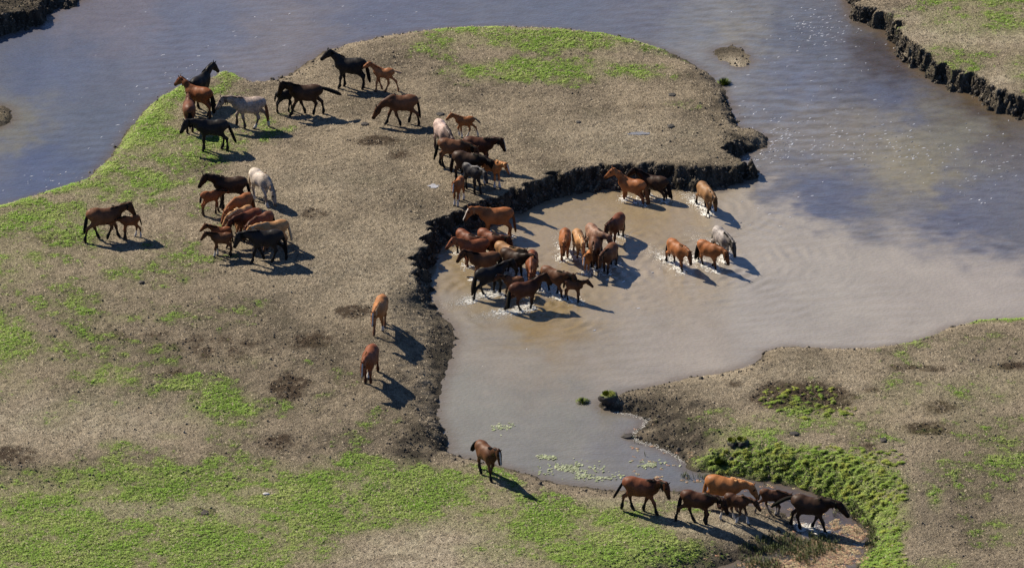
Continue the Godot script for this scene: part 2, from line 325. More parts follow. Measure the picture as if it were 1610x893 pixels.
func make_ground() -> void:
	height.resize(GW * GH)
	grass_at.resize(GW * GH)
	for j in GH:
		for i in GW:
			height[j * GW + i] = rise(GX + i * GSX, GZ + j * GSZ)
	var verts := PackedVector3Array()
	var norms := PackedVector3Array()
	ground_col.resize(GW * GH)
	verts.resize(GW * GH)
	norms.resize(GW * GH)
	var dry_a := Color(0.2, 0.163, 0.118)
	var dry_b := Color(0.12, 0.098, 0.072)
	var straw := Color(0.31, 0.265, 0.2)
	var mud := Color(0.024, 0.021, 0.017)
	var turf := Color(0.135, 0.18, 0.04)
	var turf_b := Color(0.09, 0.11, 0.035)
	for j in GH:
		for i in GW:
			var k := j * GW + i
			var x := GX + i * GSX
			var z := GZ + j * GSZ
			var y := height[k]
			verts[k] = Vector3(x, y, z)
			var l := height[j * GW + maxi(i - 1, 0)]
			var r := height[j * GW + mini(i + 1, GW - 1)]
			var f := height[maxi(j - 1, 0) * GW + i]
			var n := height[mini(j + 1, GH - 1) * GW + i]
			var slope := Vector2((r - l) / (2.0 * GSX), (n - f) / (2.0 * GSZ))
			norms[k] = Vector3(-slope.x, 1.0, -slope.y).normalized()
			if y < -0.3:
				ground_col[k] = mud
				continue
			var nl := n_low.get_noise_2d(x, z)
			var nm := n_mid.get_noise_2d(x, z)
			var nf := 0.6 * n_fine.get_noise_2d(x, z) + 0.7 * n_fine.get_noise_2d((x * 0.85 - z * 0.5) * 1.3, (x * 0.5 + z * 0.85) * 0.35)
			var c := dry_a.lerp(dry_b, clampf(0.42 + 1.5 * nl + 0.7 * nm, 0.0, 1.0))
			c = c.lerp(straw, clampf(look(m_pale, x, z) * (0.75 + 0.9 * nm), 0.0, 0.9))
			c = c.lerp(mud, clampf(look(m_dark, x, z) * (0.95 + 0.9 * nm + 0.7 * nf), 0.0, 0.9))
			c = c.lerp(Color(0.045, 0.032, 0.022), 0.95 * smoothstep(0.22, 0.75, look(m_stain, x, z) * (1.3 + 1.0 * nm + 1.3 * nf)))
			var g := look(m_green, x, z)
			c = c.lerp(Color(0.15, 0.165, 0.065), 0.5 * smoothstep(0.05, 0.7, g + 0.25 * nl))
			g = smoothstep(0.12, 0.85, g - 0.55 * look(m_pale, x, z) + 0.6 * nm + 0.75 * nl + 0.4 * nf - 0.1) if g > 0.03 else 0.0
			var d := look(shore, x, z)
			var steep := slope.length()
			g *= 1.0 - smoothstep(0.7, 1.4, steep)
			if d < 0.15:
				g = 0.0
			c = c.lerp(turf.lerp(turf_b, clampf(0.4 + nl + 0.5 * nf, 0.0, 1.0)), g * 0.85)
			# wet foot of the bank and bare cut faces
			c = c.lerp(mud.lerp(Color(0.07, 0.058, 0.044), clampf(0.3 + 1.2 * nm + 0.8 * nf, 0.0, 1.0)), clampf(smoothstep(0.55, 1.2, steep) + 0.75 * (1.0 - smoothstep(0.03, 0.13, y)) * (1.0 - look(m_pale, x, z)), 0.0, 1.0))
			c = c * (1.02 + 0.5 * nf)
			grass_at[k] = g
			ground_col[k] = c * Color(1.78, 1.84, 1.84)
	var idx := PackedInt32Array()
	idx.resize((GW - 1) * (GH - 1) * 6)
	var at := 0
	for j in GH - 1:
		for i in GW - 1:
			var k := j * GW + i
			idx[at] = k
			idx[at + 1] = k + 1
			idx[at + 2] = k + GW
			idx[at + 3] = k + 1
			idx[at + 4] = k + GW + 1
			idx[at + 5] = k + GW
			at += 6
	var o := surface("ground", verts, norms, ground_col, idx, soil_material())
	o.set_meta("kind", "structure")
	o.set_meta("label", "dry trampled ground with green patches around the pool and river")


func surface(called: String, v: PackedVector3Array, n: PackedVector3Array, c: PackedColorArray, i: PackedInt32Array, m: Material, parent: Node3D = self) -> MeshInstance3D:
	var a := []
	a.resize(Mesh.ARRAY_MAX)
	a[Mesh.ARRAY_VERTEX] = v
	a[Mesh.ARRAY_NORMAL] = n
	if c.size():
		a[Mesh.ARRAY_COLOR] = c
	a[Mesh.ARRAY_INDEX] = i
	var mesh := ArrayMesh.new()
	mesh.add_surface_from_arrays(Mesh.PRIMITIVE_TRIANGLES, a)
	var o := MeshInstance3D.new()
	o.name = numbered(called) if parent == self else called
	o.mesh = mesh
	o.material_override = m
	parent.add_child(o, true)
	return o


var names := {}


func numbered(called: String) -> String:
	names[called] = names.get(called, -1) + 1
	return called if names[called] == 0 else "%s_%03d" % [called, names[called]]


func tag(o: Node3D, label: String, category: String, group := "", kind := "") -> void:
	o.set_meta("label", label)
	o.set_meta("category", category)
	if group:
		o.set_meta("group", group)
	if kind:
		o.set_meta("kind", kind)


func make_plain() -> void:
	# the same country outside the frame: coarse banks, then a plain out to the horizon
	var m := soil_material()
	var st := SurfaceTool.new()
	st.begin(Mesh.PRIMITIVE_TRIANGLES)
	var step := 5.0
	var half := 32
	var hs := {}
	for j in range(-half, half + 1):
		for i in range(-half, half + 1):
			var q := Vector2(i * step, j * step)
			var d := dist_to_shore(q)
			hs[Vector2i(i, j)] = clampf(d * 0.2, -0.8, 0.62)
	for j in range(-half, half):
		for i in range(-half, half):
			var x0 := i * step
			var z0 := j * step
			if x0 >= -30.0 and x0 + step <= 30.0 and z0 >= -40.0 and z0 + step <= 30.0:
				continue
			for c in [[0, 0], [1, 0], [0, 1], [1, 0], [1, 1], [0, 1]]:
				st.set_color(Color(0.17, 0.16, 0.1) * 1.9)
				var y: float = hs[Vector2i(i + c[0], j + c[1])]
				if x0 > -36.0 and x0 < 31.0 and z0 > -46.0 and z0 < 36.0:
					y -= 0.35
				st.add_vertex(Vector3(x0 + c[0] * step, y, z0 + c[1] * step))
	var e := half * step
	var big := 9000.0
	for q in [[-big, -big, big, -e], [-big, e, big, big], [-big, -e, -e, e], [e, -e, big, e]]:
		for c in [[0, 1], [2, 1], [0, 3], [2, 1], [2, 3], [0, 3]]:
			st.set_color(Color(0.17, 0.16, 0.1) * 1.9)
			st.add_vertex(Vector3(q[c[0]], 0.6, q[c[1]]))
	st.generate_normals()
	var o := MeshInstance3D.new()
	o.name = "plain"
	o.mesh = st.commit()
	o.material_override = m
	o.set_meta("kind", "structure")
	add_child(o)


# ---------------------------------------------------------------- water
func weighted(list: Array, x: float, z: float) -> Color:
	var s := 0.0
	var c := Color(0, 0, 0)
	for k in range(0, list.size(), 5):
		var dx: float = x - list[k]
		var dz: float = (z - list[k + 1]) * 0.55
		var w := 1.0 / pow(dx * dx + dz * dz + 0.8, 1.6)
		s += w
		c += Color(list[k + 2], list[k + 3], list[k + 4]) * w
	return c / s


func make_water() -> void:
	var clear: Array = [-22.42, -22.82, 0.094, 0.105, 0.144, -15.46, -28.9, 0.116, 0.122, 0.153, -18.6, -30.45, 0.138, 0.127, 0.139, -6.31, -30.84, 0.109, 0.112, 0.139, -10.82, -27.36, 0.154, 0.140, 0.139, 2.92, -30.84, 0.109, 0.115, 0.139, -21.82, -13.37, 0.080, 0.094, 0.147, -20.27, -16.95, 0.100, 0.108, 0.128, -23.1, -17.24, 0.159, 0.148, 0.107, 5.99, -30.45, 0.118, 0.117, 0.133, 9.02, -28.52, 0.148, 0.148, 0.150, 10.52, -27.36, 0.201, 0.186, 0.150, 13.56, -27.36, 0.096, 0.098, 0.110, 13.36, -22.08, 0.109, 0.115, 0.144, 17.79, -20.6, 0.083, 0.090, 0.123, 18.29, -24.47, 0.055, 0.040, 0.025, 21.88, -18.98, 0.068, 0.049, 0.028, 12.53, -15.51, 0.168, 0.153, 0.133, 17.47, -14.08, 0.214, 0.189, 0.128, 15.24, -16.95, 0.165, 0.148, 0.123, 19.13, -12.31, 0.201, 0.177, 0.112, 20.48, -15.51, 0.154, 0.143, 0.102, 21.6, -9.87, 0.104, 0.105, 0.125, 14.32, -9.18, 0.091, 0.096, 0.128, 23.04, -14.08, 0.104, 0.094, 0.088, 19.99, -7.12, 0.096, 0.098, 0.128, 10.36, -22.08, 0.171, 0.165, 0.156, 11.81, -20.6, 0.133, 0.129, 0.133]  # river colours, with blue of the reflected sky mixed in
	var silty: Array = [12.72, -5.08, 0.301, 0.268, 0.221, 5.61, -7.12, 0.259, 0.198, 0.117, 1.29, -7.12, 0.259, 0.208, 0.139, -1.56, -1.74, 0.248, 0.192, 0.112, 1.25, 3.78, 0.221, 0.159, 0.075, 5.49, 0.23, 0.278, 0.232, 0.171, 13.93, 0.23, 0.297, 0.268, 0.224, 21.05, -1.08, 0.293, 0.260, 0.221, 5.39, 6.01, 0.259, 0.228, 0.184, -0.14, 7.26, 0.234, 0.208, 0.168, 11.01, 3.46, 0.281, 0.253, 0.214, -1.49, 12.19, 0.204, 0.195, 0.162, 2.56, 14.6, 0.189, 0.180, 0.150, 1.2, 17.56, 0.171, 0.165, 0.144, 5.24, 15.5, 0.154, 0.148, 0.142, 7.58, 18.44, 0.123, 0.127, 0.133, 10.44, 20.36, 0.083, 0.074, 0.071, 12.74, 22.3, 0.080, 0.068, 0.067, 9.74, 25.68, 0.118, 0.103, 0.084, 7.57, 7.26, 0.289, 0.253, 0.207, -2.36, 4.74, 0.234, 0.211, 0.174, 12.91, 24.45, 0.100, 0.086, 0.079, 18.08, 1.53, 0.297, 0.264, 0.221]
	var plume := outline([10.02, -10.56, 11.27, -11.26, 12.15, -9.18, 12.95, -7.32, 13.94, -6.77, 14.5, -6.43, 15.47, -5.76, 16.2, -4.88, 16.9, -5.62, 17.48, -5.89, 18.14, -4.81, 19.25, -4.27, 20.65, -3.87, 22.86, -2.74, 26.75, -1.74, 42.24, -1.08, 38.65, 27.23, -5.3, 27.23, -5.97, -11.26])
	# silt and river colours on a 0.5 m map
	var step := 0.5
	var cw := 130
	var ch := 172
	var a_map := PackedColorArray()
	var b_map := PackedColorArray()
	var s_map := PackedFloat32Array()
	for j in ch:
		for i in cw:
			var x := MX + i * step
			var z := MZ + j * step
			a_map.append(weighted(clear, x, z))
			b_map.append(weighted(silty, x, z))
			var q := Vector2(x, z)
			var d := 1e9
			for k in plume.size():
				d = minf(d, Geometry2D.get_closest_point_to_segment(q, plume[k], plume[(k + 1) % plume.size()]).distance_to(q))
			s_map.append(d if in_outline(q, plume) else -d)
	var sx := 0.12
	var sz := 0.14
	var nx := 501
	var nz := 530
	var x0 := -30.0
	var z0 := -43.0
	var verts := PackedVector3Array()
	var norms := PackedVector3Array()
	var cols := PackedColorArray()
	var at := PackedInt32Array()
	at.resize(nx * nz)
	at.fill(-1)
	for j in nz:
		for i in nx:
			var x := x0 + i * sx
			var z := z0 + j * sz
			var d := look(shore, x, z)
			if d > 0.9:
				continue
			at[j * nx + i] = verts.size()
			var wx := x + 1.3 * n_mid.get_noise_2d(x * 0.35, z * 0.35) + 0.5 * n_mid.get_noise_2d(x * 1.3, z * 1.3 + 70.0)
			var wz := z + 2.2 * n_mid.get_noise_2d(x * 0.35 + 50.0, z * 0.35) + 0.8 * n_mid.get_noise_2d(x * 1.3 + 20.0, z * 1.3)
			var u := clampf((wx - MX) / step, 0.0, cw - 1.01)
			var v := clampf((wz - MZ) / step, 0.0, ch - 1.01)
			var k := int(v) * cw + int(u)
			var fu := u - int(u)
			var fv := v - int(v)
			var s := lerpf(lerpf(s_map[k], s_map[k + 1], fu), lerpf(s_map[k + cw], s_map[k + cw + 1], fu), fv)
			s += 0.35 * n_fine.get_noise_2d(x * 0.35, z * 0.9) + 0.8 * n_low.get_noise_2d(x * 1.3 + 31.0, z * 0.8)
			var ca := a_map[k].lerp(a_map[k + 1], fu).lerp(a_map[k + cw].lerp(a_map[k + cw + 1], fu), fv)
			var cb := b_map[k].lerp(b_map[k + 1], fu).lerp(b_map[k + cw].lerp(b_map[k + cw + 1], fu), fv)
			var blend := lerpf(0.45, 2.0, smoothstep(9.0, 19.0, x))
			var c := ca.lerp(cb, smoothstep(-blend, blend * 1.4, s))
			c = c * (1.0 + 0.1 * n_low.get_noise_2d(x * 1.5, z * 1.1) + 0.06 * n_mid.get_noise_2d(x, z))
			# shallow margins show the mud of the bed
			c = c.lerp(Color(0.12, 0.085, 0.05), 0.55 * smoothstep(-0.7, 0.05, d))
			cols.append(c)
			var y := 0.0
			var gx := 0.0
			var gz := 0.0
			var ring_on := clampf(0.65 + 1.5 * n_mid.get_noise_2d(x * 0.45 + 140.0, z * 0.45), 0.1, 1.3)
			for rp in ripples:
				var rx := x - rp.x
				var rz := z - rp.y
				var rr := sqrt(rx * rx + rz * rz) + 0.01
				if rr > 9.0:
					continue
				var amp := rp.z * 0.024 * exp(-rr * 0.36) * smoothstep(0.2, 0.8, rr) * ring_on
				var ph := rr * 11.0 + rp.x * 3.0 + 2.2 * n_mid.get_noise_2d(x * 0.45, z * 0.45)
				y += amp * sin(ph)
				var gr := amp * 11.0 * cos(ph) / rr
				gx += gr * rx
				gz += gr * rz
			# long swell lines spreading over the pool and chop on the river
			var pw := smoothstep(-0.5, 1.0, s)
			var ph2 := z * 8.5 + x * 1.5 + 2.5 * n_low.get_noise_2d(x * 0.5, z * 0.5) + 2.2 * n_mid.get_noise_2d(x * 0.5, z * 0.4)
			var am := (0.006 * pw + 0.006 * (1.0 - pw)) * (0.5 + 1.6 * n_low.get_noise_2d(x * 0.6 + 5.0, z * 0.6))
			y += am * sin(ph2)
			gz += am * 8.5 * cos(ph2)
			gx += am * 1.5 * cos(ph2)
			var chop := 0.03 + (1.0 - pw) * (0.07 + 0.1 * smoothstep(4.0, 11.0, x))
			gz += chop * n_mid.get_noise_2d(x * 0.9 + z * 0.3, z * 2.8)
			gx += chop * n_mid.get_noise_2d(x * 1.2 + 33.0, z * 2.4)
			# standing ripples where the current bends round the point
			var bend := exp(-pow((x - 14.5) / 5.5, 2.0) - pow((z + 18.0) / 6.0, 2.0)) * (1.0 - pw)
			if bend > 0.02:
				var ph3 := z * 6.5 + 0.12 * (x - 13.0) * (x - 13.0) + 2.5 * n_mid.get_noise_2d(x * 0.35, z * 0.35)
				var on := clampf(0.55 + 1.3 * n_mid.get_noise_2d(x * 0.6 + 11.0, z * 0.6), 0.0, 1.0)
				gz += 0.2 * bend * on * cos(ph3)
				gx += 0.06 * bend * on * cos(ph3)
			verts.append(Vector3(x, y, z))
			norms.append(Vector3(-gx, 1.0, -gz).normalized())
	var idx := PackedInt32Array()
	for j in nz - 1:
		for i in nx - 1:
			var a := at[j * nx + i]
			var b := at[j * nx + i + 1]
			var c := at[(j + 1) * nx + i]
			var d := at[(j + 1) * nx + i + 1]
			if a >= 0 and b >= 0 and c >= 0 and d >= 0:
				idx.append_array(PackedInt32Array([a, b, c, b, d, c]))
	var m := StandardMaterial3D.new()
	m.vertex_color_use_as_albedo = true
	m.roughness = 0.1
	m.metallic_specular = 0.5
	m.heightmap_enabled = true
	m.heightmap_scale = 1.6
	m.heightmap_texture = noise_tex(0.02, 1024, 14, null, 4)
	m.uv1_triplanar = true
	m.uv1_world_triplanar = true
	m.uv1_scale = Vector3(0.16, 0.3, 0.34)
	var o := surface("river_water", verts, norms, cols, idx, m)
	o.set_meta("kind", "structure")
	o.set_meta("label", "silty tan pool meeting the darker blue-grey river")
	var rest := PlaneMesh.new()
	rest.size = Vector2(330, 330)
	var far := MeshInstance3D.new()
	far.name = "river_beyond"
	far.mesh = rest
	far.position.y = -0.06
	var fm: StandardMaterial3D = m.duplicate()
	fm.vertex_color_use_as_albedo = false
	fm.albedo_color = Color(0.1, 0.09, 0.085).linear_to_srgb()
	far.material_override = fm
	far.set_meta("kind", "structure")
	add_child(far)


# ---------------------------------------------------------------- horses
const KS := 26.0

func horse_body(p: Dictionary) -> Dictionary:
	# bones: ends, radii, sideways direction, flattening, region (0 trunk 1 neck 2 head 3 upper leg 4 lower leg 5 pastern), leg number
	var foal: bool = p.has("f")
	var thin: float = (0.86 if foal else 1.04) * p.get("build", 1.0)
	var long := 0.77 if foal else 0.87
	var up := 0.17 if foal else 0.085
	var A: Array[Vector3] = []
	var B: Array[Vector3] = []
	var R: Array[float] = []
	var Q: Array[float] = []
	var S: Array[Vector3] = []
	var F: Array[float] = []
	var T: Array[int] = []
	var L: Array[int] = []
	var side := Vector3(0, 0, 1)
	var add := func(a: Vector3, b: Vector3, ra: float, rb: float, f: float, t: int, leg := -1, s := Vector3(0, 0, 1)):
		A.append(a)
		B.append(b)
		R.append(ra)
		Q.append(rb)
		F.append(f)
		T.append(t)
		L.append(leg)
		S.append(s)
	var fat: float = p.get("fat", 1.0)
	var tv := func(x: float, y: float, z := 0.0) -> Vector3: return Vector3(x * long, y + up, z)
	add.call(tv.call(0.5, 0.99), tv.call(0.24, 0.955), 0.2 * thin, 0.285 * thin, 1.25, 0)
	add.call(tv.call(0.24, 0.955), tv.call(-0.16, 0.95), 0.285 * thin, 0.298 * thin * fat, 1.18, 0)
	add.call(tv.call(-0.16, 0.95), tv.call(-0.48, 1.04), 0.298 * thin * fat, 0.245 * thin, 1.14, 0)
	add.call(tv.call(-0.48, 1.06), tv.call(-0.7, 1.08), 0.24 * thin, 0.175 * thin, 1.08, 0)
	add.call(tv.call(0.34, 1.25), tv.call(0.02, 1.19), 0.085, 0.08, 1.25, 0)
	add.call(tv.call(-0.38, 1.21), tv.call(-0.68, 1.19), 0.11 * thin, 0.1 * thin, 1.1, 0)
	# neck and head
	var np := deg_to_rad(p.n)
	var yaw := deg_to_rad(p.y)
	var nl := 0.86 if foal else 1.0
	var n0: Vector3 = tv.call(0.46, 1.12)
	var bend := func(pitch: float, w: float) -> Vector3: return Vector3(cos(pitch) * cos(w), sin(pitch), cos(pitch) * sin(w))
	var d1: Vector3 = bend.call(np + 0.08, yaw * 0.4)
	var d2: Vector3 = bend.call(np - 0.1, yaw * 0.9)
	var n1 := n0 + d1 * 0.33 * nl
	var n2 := n1 + d2 * 0.3 * nl
	var s1 := Vector3(-sin(yaw * 0.4), 0, cos(yaw * 0.4))
	var s2 := Vector3(-sin(yaw * 0.9), 0, cos(yaw * 0.9))
	add.call(n0, n1, 0.19 * thin, 0.142 * thin, 1.4, 1, -1, s1)
	add.call(n1, n2, 0.142 * thin, 0.1, 1.4, 1, -1, s2)
	var u1 := s1.cross(d1).normalized() * (-1.0)
	if u1.y < 0.0 and p.n > -60:
		u1 = -u1
	add.call(tv.call(0.34, 1.22), n1 + u1 * 0.045, 0.085, 0.07, 1.4, 1, -1, s1)
	var hp := deg_to_rad(p.h - (8.0 if p.n > -20 and not foal else 0.0))
	var hd: Vector3 = bend.call(hp, yaw * 1.1)
	var s3 := Vector3(-sin(yaw * 1.1), 0, cos(yaw * 1.1))
	var u3 := hd.cross(s3).normalized()
	if u3.y < 0.0:
		u3 = -u3
	var hl := 0.86 if foal else 1.0
	var h0 := n2 + d2 * 0.01
	var h1 := h0 + hd * 0.18 * hl - u3 * 0.025
	var h2 := h0 + hd * 0.52 * hl
	add.call(h0, h1, 0.1, 0.115 * hl, 1.3, 2, -1, s3)
	add.call(h1, h2, 0.11 * hl, 0.064, 1.2, 2, -1, s3)
	add.call(h0 + hd * 0.1 + u3 * 0.02, h2 + u3 * 0.012, 0.07, 0.046, 1.1, 2, -1, s3)
	# legs
	var hooves: Array[Vector3] = []
	var w: float = p.get("w", -1.0)
	for leg in 4:
		var front := leg < 2
		var sd := -1.0 if leg % 2 == 0 else 1.0
		var swing: float = [0.06, -0.05, -0.06, 0.05][leg] + p.get("j", 0.0) * [0.12, -0.1, 0.09, -0.13][leg]
		var lift := 0.0
		if w >= 0.0:
			var phase: float = TAU * (w + [0.25, 0.75, 0.0, 0.5][leg])
			swing = 0.36 * sin(phase)
			lift = maxf(0.0, cos(phase)) * 0.14 - 0.04
			lift = maxf(lift, 0.0)
		var gy: float = p.gy[leg]
		var pts: Array[Vector3]
		if front:
			pts = [Vector3(0.4, 1.04, 0.115 * sd), Vector3(0.31, 0.78, 0.135 * sd), Vector3(0.35, 0.46, 0.125 * sd), Vector3(0.345, 0.14, 0.125 * sd), Vector3(0.40, 0.035, 0.125 * sd)]
		else:
			pts = [Vector3(-0.56, 1.08, 0.11 * sd), Vector3(-0.43, 0.79, 0.145 * sd), Vector3(-0.72, 0.51, 0.125 * sd), Vector3(-0.70, 0.14, 0.125 * sd), Vector3(-0.645, 0.035, 0.125 * sd)]
		for k in 5:
			pts[k] = Vector3(pts[k].x * long, pts[k].y, pts[k].z * (0.85 if foal else 1.0))
			if k < 2:
				pts[k].y += up
			else:
				pts[k].y *= 1.0 + up * (1.25 if k == 2 else 1.0)
		var pivot := Vector3(pts[0].x, 1.0 + up, 0)
		for k in range(1, 5):
			var q := pts[k] - pivot
			var t: float = swing * (0.55 if k == 1 else 1.0)
			pts[k] = pivot + Vector3(q.x * cos(t) - q.y * sin(t), q.x * sin(t) + q.y * cos(t), q.z)
		if lift > 0.0:
			if front:
				pts[2] += Vector3(0.07, 0.05, 0) * lift * 8.0
				pts[3] += Vector3(-0.06, 0.07, 0) * lift * 8.0
				pts[4] += Vector3(-0.15, 0.04, 0) * lift * 8.0
			else:
				pts[2] += Vector3(0.04, 0.06, 0) * lift * 8.0
				pts[3] += Vector3(0.03, 0.06, 0) * lift * 8.0
				pts[4] += Vector3(-0.05, 0.03, 0) * lift * 8.0
		# reach the ground under this hoof
		var want := 0.035 + gy + lift
		var k2 := (pts[1].y - want) / maxf(0.05, pts[1].y - pts[4].y)
		for k in range(2, 5):
			pts[k].y = pts[1].y - (pts[1].y - pts[k].y) * k2
		pts[4].y = want
		hooves.append(pts[4])
		if front:
			add.call(pts[0], pts[1], 0.135 * thin, 0.092 * thin, 1.25, 0)
			add.call(pts[1], pts[2], 0.085 * thin, 0.05, 1.1, 3, leg)
		else:
			add.call(pts[0], pts[1], 0.175 * thin, 0.125 * thin, 1.2, 0)
			add.call(pts[1], pts[2], 0.118 * thin, 0.052, 1.15, 3, leg)
		add.call(pts[2], pts[3], 0.05, 0.041, 1.0, 4, leg)
		add.call(pts[3], pts[4], 0.045, 0.056, 1.0, 5, leg)
	# the field, on a grid round the bones
	var cell := 0.028
	var margin := 0.13
	var lo := Vector3.INF
	var hi := -Vector3.INF
	for b in A.size():
		var rr := Vector3.ONE * (maxf(R[b], Q[b]) + margin)
		lo = lo.min(A[b] - rr).min(B[b] - rr)
		hi = hi.max(A[b] + rr).max(B[b] + rr)
	var dim := Vector3i(((hi - lo) / cell).ceil()) + Vector3i(2, 2, 2)
	var ny := dim.y
	var nz := dim.z
	var total := dim.x * ny * nz
	var sum := PackedFloat32Array()
	sum.resize(total)
	var best := PackedFloat32Array()
	best.resize(total)
	best.fill(9.0)
	var who := PackedByteArray()
	who.resize(total)
	for b in A.size():
		var a := A[b]
		var e := B[b]
		var ab := e - a
		var inv := 1.0 / maxf(1e-6, ab.length_squared())
		var ra := R[b]
		var dr := Q[b] - ra
		var n := S[b]
		var f := F[b] - 1.0
		var m := maxf(ra, Q[b]) + margin
		var c0 := Vector3i(((a.min(e) - Vector3.ONE * m - lo) / cell).floor()).clamp(Vector3i.ZERO, dim - Vector3i.ONE)
		var c1 := Vector3i(((a.max(e) + Vector3.ONE * m - lo) / cell).ceil()).clamp(Vector3i.ZERO, dim - Vector3i.ONE)
		for ix in range(c0.x, c1.x + 1):
			for iy in range(c0.y, c1.y + 1):
				var k := (ix * ny + iy) * nz + c0.z
				for iz in range(c0.z, c1.z + 1):
					var q := lo + Vector3(ix, iy, iz) * cell - a
					q += n * (q.dot(n) * f)
					var t := clampf(q.dot(ab) * inv, 0.0, 1.0)
					var d := (q - ab * t).length() - (ra + dr * t)
					if d < margin:
						sum[k] += exp(-KS * d)
						if d < best[k]:
							best[k] = d
							who[k] = b
					k += 1
	# surface nets
	var sx := ny * nz
	var off := PackedInt32Array([0, 1, nz, nz + 1, sx, sx + 1, sx + nz, sx + nz + 1])
	var corner := PackedVector3Array()
	for c in 8:
		corner.append(Vector3((c >> 2) & 1, (c >> 1) & 1, c & 1))
	var e0 := PackedInt32Array([0, 0, 0, 1, 1, 2, 2, 4, 4, 3, 5, 6])
	var e1 := PackedInt32Array([1, 2, 4, 3, 5, 3, 6, 5, 6, 7, 7, 7])
	var vid := PackedInt32Array()
	vid.resize(total)
	vid.fill(-1)
	var verts := PackedVector3Array()
	var norms := PackedVector3Array()
	var bone := PackedInt32Array()
	var idx := PackedInt32Array()
	var fv := PackedFloat32Array()
	fv.resize(8)
	for ix in dim.x - 1:
		for iy in ny - 1:
			for iz in nz - 1:
				var k := (ix * ny + iy) * nz + iz
				var inside := 0
				if sum[k] > 1.0: inside += 1
				if sum[k + 1] > 1.0: inside += 1
				if sum[k + nz] > 1.0: inside += 1
				if sum[k + nz + 1] > 1.0: inside += 1
				if sum[k + sx] > 1.0: inside += 1
				if sum[k + sx + 1] > 1.0: inside += 1
				if sum[k + sx + nz] > 1.0: inside += 1
				if sum[k + sx + nz + 1] > 1.0: inside += 1
				if inside == 0 or inside == 8:
					continue
				var near_d := 99.0
				var near_b := 0
				for c in 8:
					var kk := k + off[c]
					fv[c] = log(maxf(sum[kk], 0.03))
					if best[kk] < near_d:
						near_d = best[kk]
						near_b = who[kk]
				var pos := Vector3.ZERO
				var hits := 0
				for e in 12:
					var va := fv[e0[e]]
					var vb := fv[e1[e]]
					if (va > 0.0) != (vb > 0.0):
						pos += corner[e0[e]].lerp(corner[e1[e]], va / (va - vb))
						hits += 1
				pos /= hits
				vid[k] = verts.size()
				verts.append(lo + (Vector3(ix, iy, iz) + pos) * cell)
				norms.append(-Vector3(fv[4] + fv[5] + fv[6] + fv[7] - fv[0] - fv[1] - fv[2] - fv[3], fv[2] + fv[3] + fv[6] + fv[7] - fv[0] - fv[1] - fv[4] - fv[5], fv[1] + fv[3] + fv[5] + fv[7] - fv[0] - fv[2] - fv[4] - fv[6]).normalized())
				bone.append(near_b)
				var here := sum[k] > 1.0
				# quads round the three edges that leave this corner
				for axis in 3:
					var oa: int = [sx, nz, 1][axis]
					if (sum[k + oa] > 1.0) == here:
						continue
					var ob: int = [nz, 1, sx][axis]
					var oc: int = [1, sx, nz][axis]
					var v0 := vid[k]
					var v1 := vid[k - ob]
					var v2 := vid[k - ob - oc]
					var v3 := vid[k - oc]
					if v1 < 0 or v2 < 0 or v3 < 0:
						continue
					if here:
						idx.append_array(PackedInt32Array([v0, v2, v1, v0, v3, v2]))
					else:
						idx.append_array(PackedInt32Array([v0, v1, v2, v0, v2, v3]))
	return {"v": verts, "n": norms, "b": bone, "i": idx, "T": T, "L": L, "A": A, "hooves": hooves, "n0": n0, "n1": n1, "n2": n2, "d1": d1, "d2": d2, "s1": s1, "s2": s2, "s3": s3, "h0": h0, "h1": h1, "h2": h2, "hd": hd, "u3": u3, "dock": tv.call(-0.80, 1.2), "thin": thin, "withers": tv.call(0.28, 1.33)}


